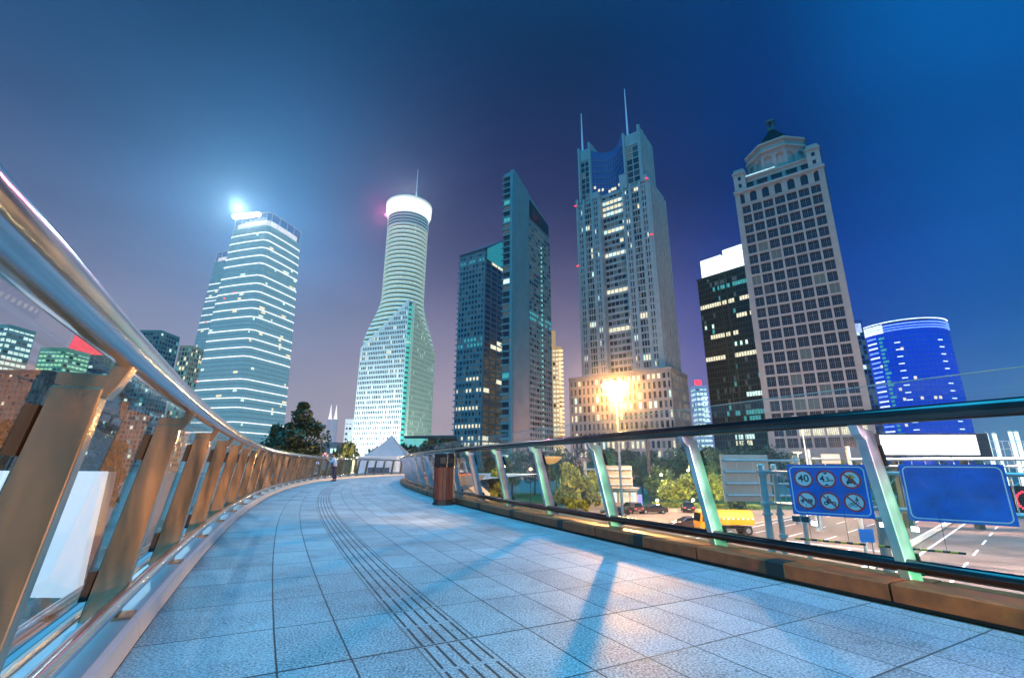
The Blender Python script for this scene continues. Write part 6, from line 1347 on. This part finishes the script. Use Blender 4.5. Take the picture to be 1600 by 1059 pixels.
# white stair parapet behind the inner railing
a, b = AT(716, 733, 52), AT(764, 772, 52); t = thing('stairway', (b.x, b.y, GZ), 'white walled stairway dropping to the right behind the inner railing', 'stairway'); mb = MB()
n = 18
for i in range(n):
    x = a.x+(b.x-a.x)*i/n; z = a.z-.4+(b.z-a.z)*i/n; mb.box((x, 53.2, (z+GZ)/2), ((b.x-a.x)/n*1.0, 2.4, z-GZ))
part(mb, 'step_block', MT['kerb_metal'], t)
for yy in (52, 54.4): mb = MB(); mb.hull([(a.x, yy-.08, a.z-1), (b.x, yy-.08, b.z-1), (b.x, yy-.08, b.z), (a.x, yy-.08, a.z)], [(a.x, yy+.08, a.z-1), (b.x, yy+.08, b.z-1), (b.x, yy+.08, b.z), (a.x, yy+.08, a.z)]); part(mb, 'parapet', MT['white'], t)
# blank advertising panel left of the bridge
def adboard():
    Y = 8.4; TRp, BRp = AT(157, 736, Y), AT(130, 932, Y); w_ = 3.6; x1 = (TRp.x+BRp.x)/2; c = Vector((x1-w_/2, Y, 0)); z1, z0 = TRp.z, BRp.z
    t = thing('advert_panel', (c.x, c.y, GZ), 'blank white backlit advert panel close outside the outer railing', 'billboard')
    mb = MB(); mb.box((c.x, c.y, (z0+z1)/2), (w_, .12, z1-z0)); part(mb, 'lit_face', mat('advert_white', (.7, .75, .8), .5, emis=(.76, .88, .97), es=.78), t)
    mb = MB(); mb.box((c.x, c.y+.16, (z0+z1)/2), (w_-.02, .18, z1-z0-.02)); part(mb, 'case', MT['galv'], t)
    for dx in (-w_*.3, w_*.3): mb = MB(); mb.box((c.x+dx, c.y+.18, (GZ+z0)/2), (.16, .16, z0-GZ)); part(mb, 'post', MT['galv'], t)
adboard()
# ------------------------------------------------------------------ litter bins
def bin_(label, loc, h, r):
    t = thing('litter_bin', loc, label, 'litter bin'); x, y, z = loc
    def oc(rr, zz): return [(x+rr*math.cos(R(22.5+45*k)), y+rr*math.sin(R(22.5+45*k)), z+zz) for k in range(8)]
    mb = MB(); mb.hull(oc(r*1.02, 0), oc(r*1.02, h*.05)); mb.hull(oc(r*.92, h*.05), oc(r*.92, h*.10)); part(mb, 'base', MT['dark'], t)
    mb = MB(); mb.hull(oc(r*.9, h*.10), oc(r*.9, h*.72)); part(mb, 'liner', MT['dark'], t)
    for k in range(8):
        a, b = Vector(oc(r, 0)[k]), Vector(oc(r, 0)[(k+1) % 8]); u_ = (b-a).normalized(); n_ = Vector((u_.y, -u_.x, 0)); n_ = n_ if n_.dot((a+b)/2-Vector(loc)) > 0 else -n_; L_ = (b-a).length
        for q in range(2):
            mb = MB(); c = a+u_*L_*(.27+.46*q); mb.fbox((c.x, c.y, z+h*.10), u_, n_, L_*.40, h*.63, .03); part(mb, 'slat', MT['slat'], t, bevel=.004)
    mb = MB(); mb.hull(oc(r*1.04, h*.73), oc(r*1.04, h*.985)); mb.hull(oc(r*.97, h*.985), oc(r*.93, h)); lid = part(mb, 'hood', MT['blackgloss'], t, bevel=.008)
    mb = MB(); 
    for k in (4, 5, 6, 7):
        a, b = Vector(oc(r*1.045, 0)[k]), Vector(oc(r*1.045, 0)[(k+1) % 8]); u_ = (b-a).normalized(); n_ = Vector((u_.y, -u_.x, 0)); n_ = n_ if n_.dot((a+b)/2-Vector(loc)) > 0 else -n_; c = (a+b)/2; mb.fbox((c.x, c.y, z+h*.80)+Vector((0, 0, 0)) if False else Vector((c.x, c.y, z+h*.80))+n_*.004, u_, n_, (b-a).length*.7, h*.12, .01)
    sub(mb, 'opening', MT['dark'], lid)
MT['slat'] = mat('varnished_red_wood', (.085, .02, .014), .45, 0, noise=.35, nscale=3, bump=.1, stretch=(8, 8, 1)); MT['blackgloss'] = mat('black_gloss', (.01, .01, .012), .2, 0)
bin_('dark red slatted octagonal bin with a black hood at the inner railing', (B(13.4, 4.47).x, B(13.4, 4.47).y, 0), 1.29, .275)
bin_('far red slatted bin at the end of the inner railing', (B(43.2, 4.3).x, B(43.2, 4.3).y, 0), 1.15, .28)
# ------------------------------------------------------------------ the person leaning on the outer railing
def skinned(name, V, E_, mats, parent, sub_=2, root_i=0):
    me = bpy.data.meshes.new(name); me.from_pydata([v[:3] for v in V], E_, []); o = bpy.data.objects.new(name, me); COL.objects.link(o); o.parent = parent
    me.materials.append(mats); o.modifiers.new('skin', 'SKIN'); sv = me.skin_vertices[0].data
    for i, v in enumerate(V): sv[i].radius = (v[3], v[4] if len(v) > 4 else v[3]); sv[i].use_root = (i == root_i)
    s = o.modifiers.new('sub', 'SUBSURF'); s.levels = sub_; s.render_levels = sub_
    return o
def person():
    pos = G(521, 751.5, 0); s_ = min(np.arange(20, 45, .05), key=lambda s: (B(s, 0)-pos).length); tt = TA(s_); face = Vector((-math.sin(tt), math.cos(tt), 0))
    t = thing('person', pos, 'person in a pale blue shirt and navy trousers leaning on the outer railing', 'person'); t.rotation_euler.z = math.atan2(face.y, face.x)
    # local: +x faces the railing, +y the person's left
    skin = mat('skin', (.45, .24, .16), .5); shirt = mat('shirt_blue', (.35, .52, .72), .8, noise=.08, nscale=8); trou = mat('trousers_navy', (.012, .025, .085), .8); hair = mat('hair_black', (.012, .010, .009), .6); shoe = mat('shoe_black', (.01, .01, .01), .4)
    V = [(0, 0, .88, .13, .11), (.02, 0, 1.02, .12, .10), (.05, 0, 1.2, .15, .11), (.08, 0, 1.34, .12, .09), (.11, 0, 1.42, .05), (.13, 0, 1.47, .052), (.145, 0, 1.54, .082), (.14, 0, 1.62, .07),
         (.09, .17, 1.33, .05), (.20, .21, 1.12, .040), (.42, .17, 1.26, .032), (.50, .15, 1.33, .028), (.09, -.17, 1.33, .05), (.18, -.22, 1.10, .040), (.40, -.20, 1.22, .032), (.50, -.17, 1.33, .028),
         (0, .09, .80, .09), (.03, .10, .47, .06), (-.02, .10, .10, .042), (.07, .11, .05, .035), (0, -.09, .80, .09), (-.04, -.10, .47, .06), (-.10, -.10, .10, .042), (0, -.11, .05, .035)]
    E_ = [(0, 1), (1, 2), (2, 3), (3, 4), (4, 5), (5, 6), (6, 7), (3, 8), (8, 9), (9, 10), (10, 11), (3, 12), (12, 13), (13, 14), (14, 15), (0, 16), (16, 17), (17, 18), (18, 19), (0, 20), (20, 21), (21, 22), (22, 23)]
    # five fingers per hand closing over the rail
    for h_, y0, sg in ((11, .15, 1), (15, -.17, -1)):
        for k in range(4):
            y = y0+(-.030+.02*k); i = len(V); V += [(.545, y, 1.372, .011), (.585, y, 1.375-.004*k, .010), (.612, y, 1.352, .009)]; E_ += [(h_, i), (i, i+1), (i+1, i+2)]
        i = len(V); V += [(.51, y0-sg*.05, 1.36, .012), (.545, y0-sg*.062, 1.372, .010)]; E_ += [(h_, i), (i, i+1)]
    skinned('body', V, E_, skin, t, 1)
    skinned('shirt', [(-.01, 0, .84, .165, .125), (.015, 0, 1.0, .15, .125), (.05, 0, 1.2, .175, .135), (.08, 0, 1.34, .14, .105), (.10, 0, 1.395, .065), (.09, .18, 1.33, .068), (.20, .22, 1.13, .055), (.32, .19, 1.19, .046), (.09, -.18, 1.33, .068), (.18, -.23, 1.11, .055), (.30, -.21, 1.17, .046)], [(0, 1), (1, 2), (2, 3), (3, 4), (3, 5), (5, 6), (6, 7), (3, 8), (8, 9), (9, 10)], shirt, t)
    skinned('trousers', [(0, 0, .90, .14, .12), (0, .09, .78, .105), (.03, .10, .47, .078), (-.02, .10, .10, .062), (0, -.09, .78, .105), (-.04, -.10, .47, .078), (-.10, -.10, .10, .062)], [(0, 1), (1, 2), (2, 3), (0, 4), (4, 5), (5, 6)], trou, t)
    for x, y in ((-.02, .10), (-.10, -.10)): skinned('shoe', [(x-.03, y, .045, .045), (x+.06, y, .04, .045), (x+.16, y, .032, .036)], [(0, 1), (1, 2)], shoe, t)
    skinned('hair', [(.10, 0, 1.54, .07, .075), (.115, 0, 1.61, .085, .08), (.165, 0, 1.655, .06, .06)], [(0, 1), (1, 2)], hair, t)
    mb = MB(); mb.hull([(.205, -.03, 1.53), (.205, .03, 1.53), (.205, .02, 1.57), (.205, -.02, 1.57)], [(.25, -.012, 1.53), (.25, .012, 1.53), (.215, .008, 1.57), (.215, -.008, 1.57)]); mb.build('nose', skin, t)
    # dark shoulder bag on the far arm
    mb = MB(); mb.box((.16, -.30, 1.02), (.26, .09, .22)); mb.build('shoulder_bag', MT['dark'], t, bevel=.03)
person()

# ------------------------------------------------------------------ humid night air over the whole place
mb = MB(); mb.hull([(-700, -60, GZ-1.1), (900, -60, GZ-1.1), (900, 1620, GZ-1.1), (-700, 1620, GZ-1.1)], [(-700, -60, 420), (900, -60, 420), (900, 1620, 420), (-700, 1620, 420)])
hz = bpy.data.materials.new('humid_air'); nt, N, L, b = nodes(hz); N.remove(b); pv = N.new('ShaderNodeVolumePrincipled'); pv.inputs['Color'].default_value = (.8, .85, .95, 1); pv.inputs['Density'].default_value = .00016; pv.inputs['Anisotropy'].default_value = .8; L.new(pv.outputs[0], N['Material Output'].inputs['Volume'])
tag(mb.build('haze', hz), 'thin humid air filling the whole scene', kind='stuff')
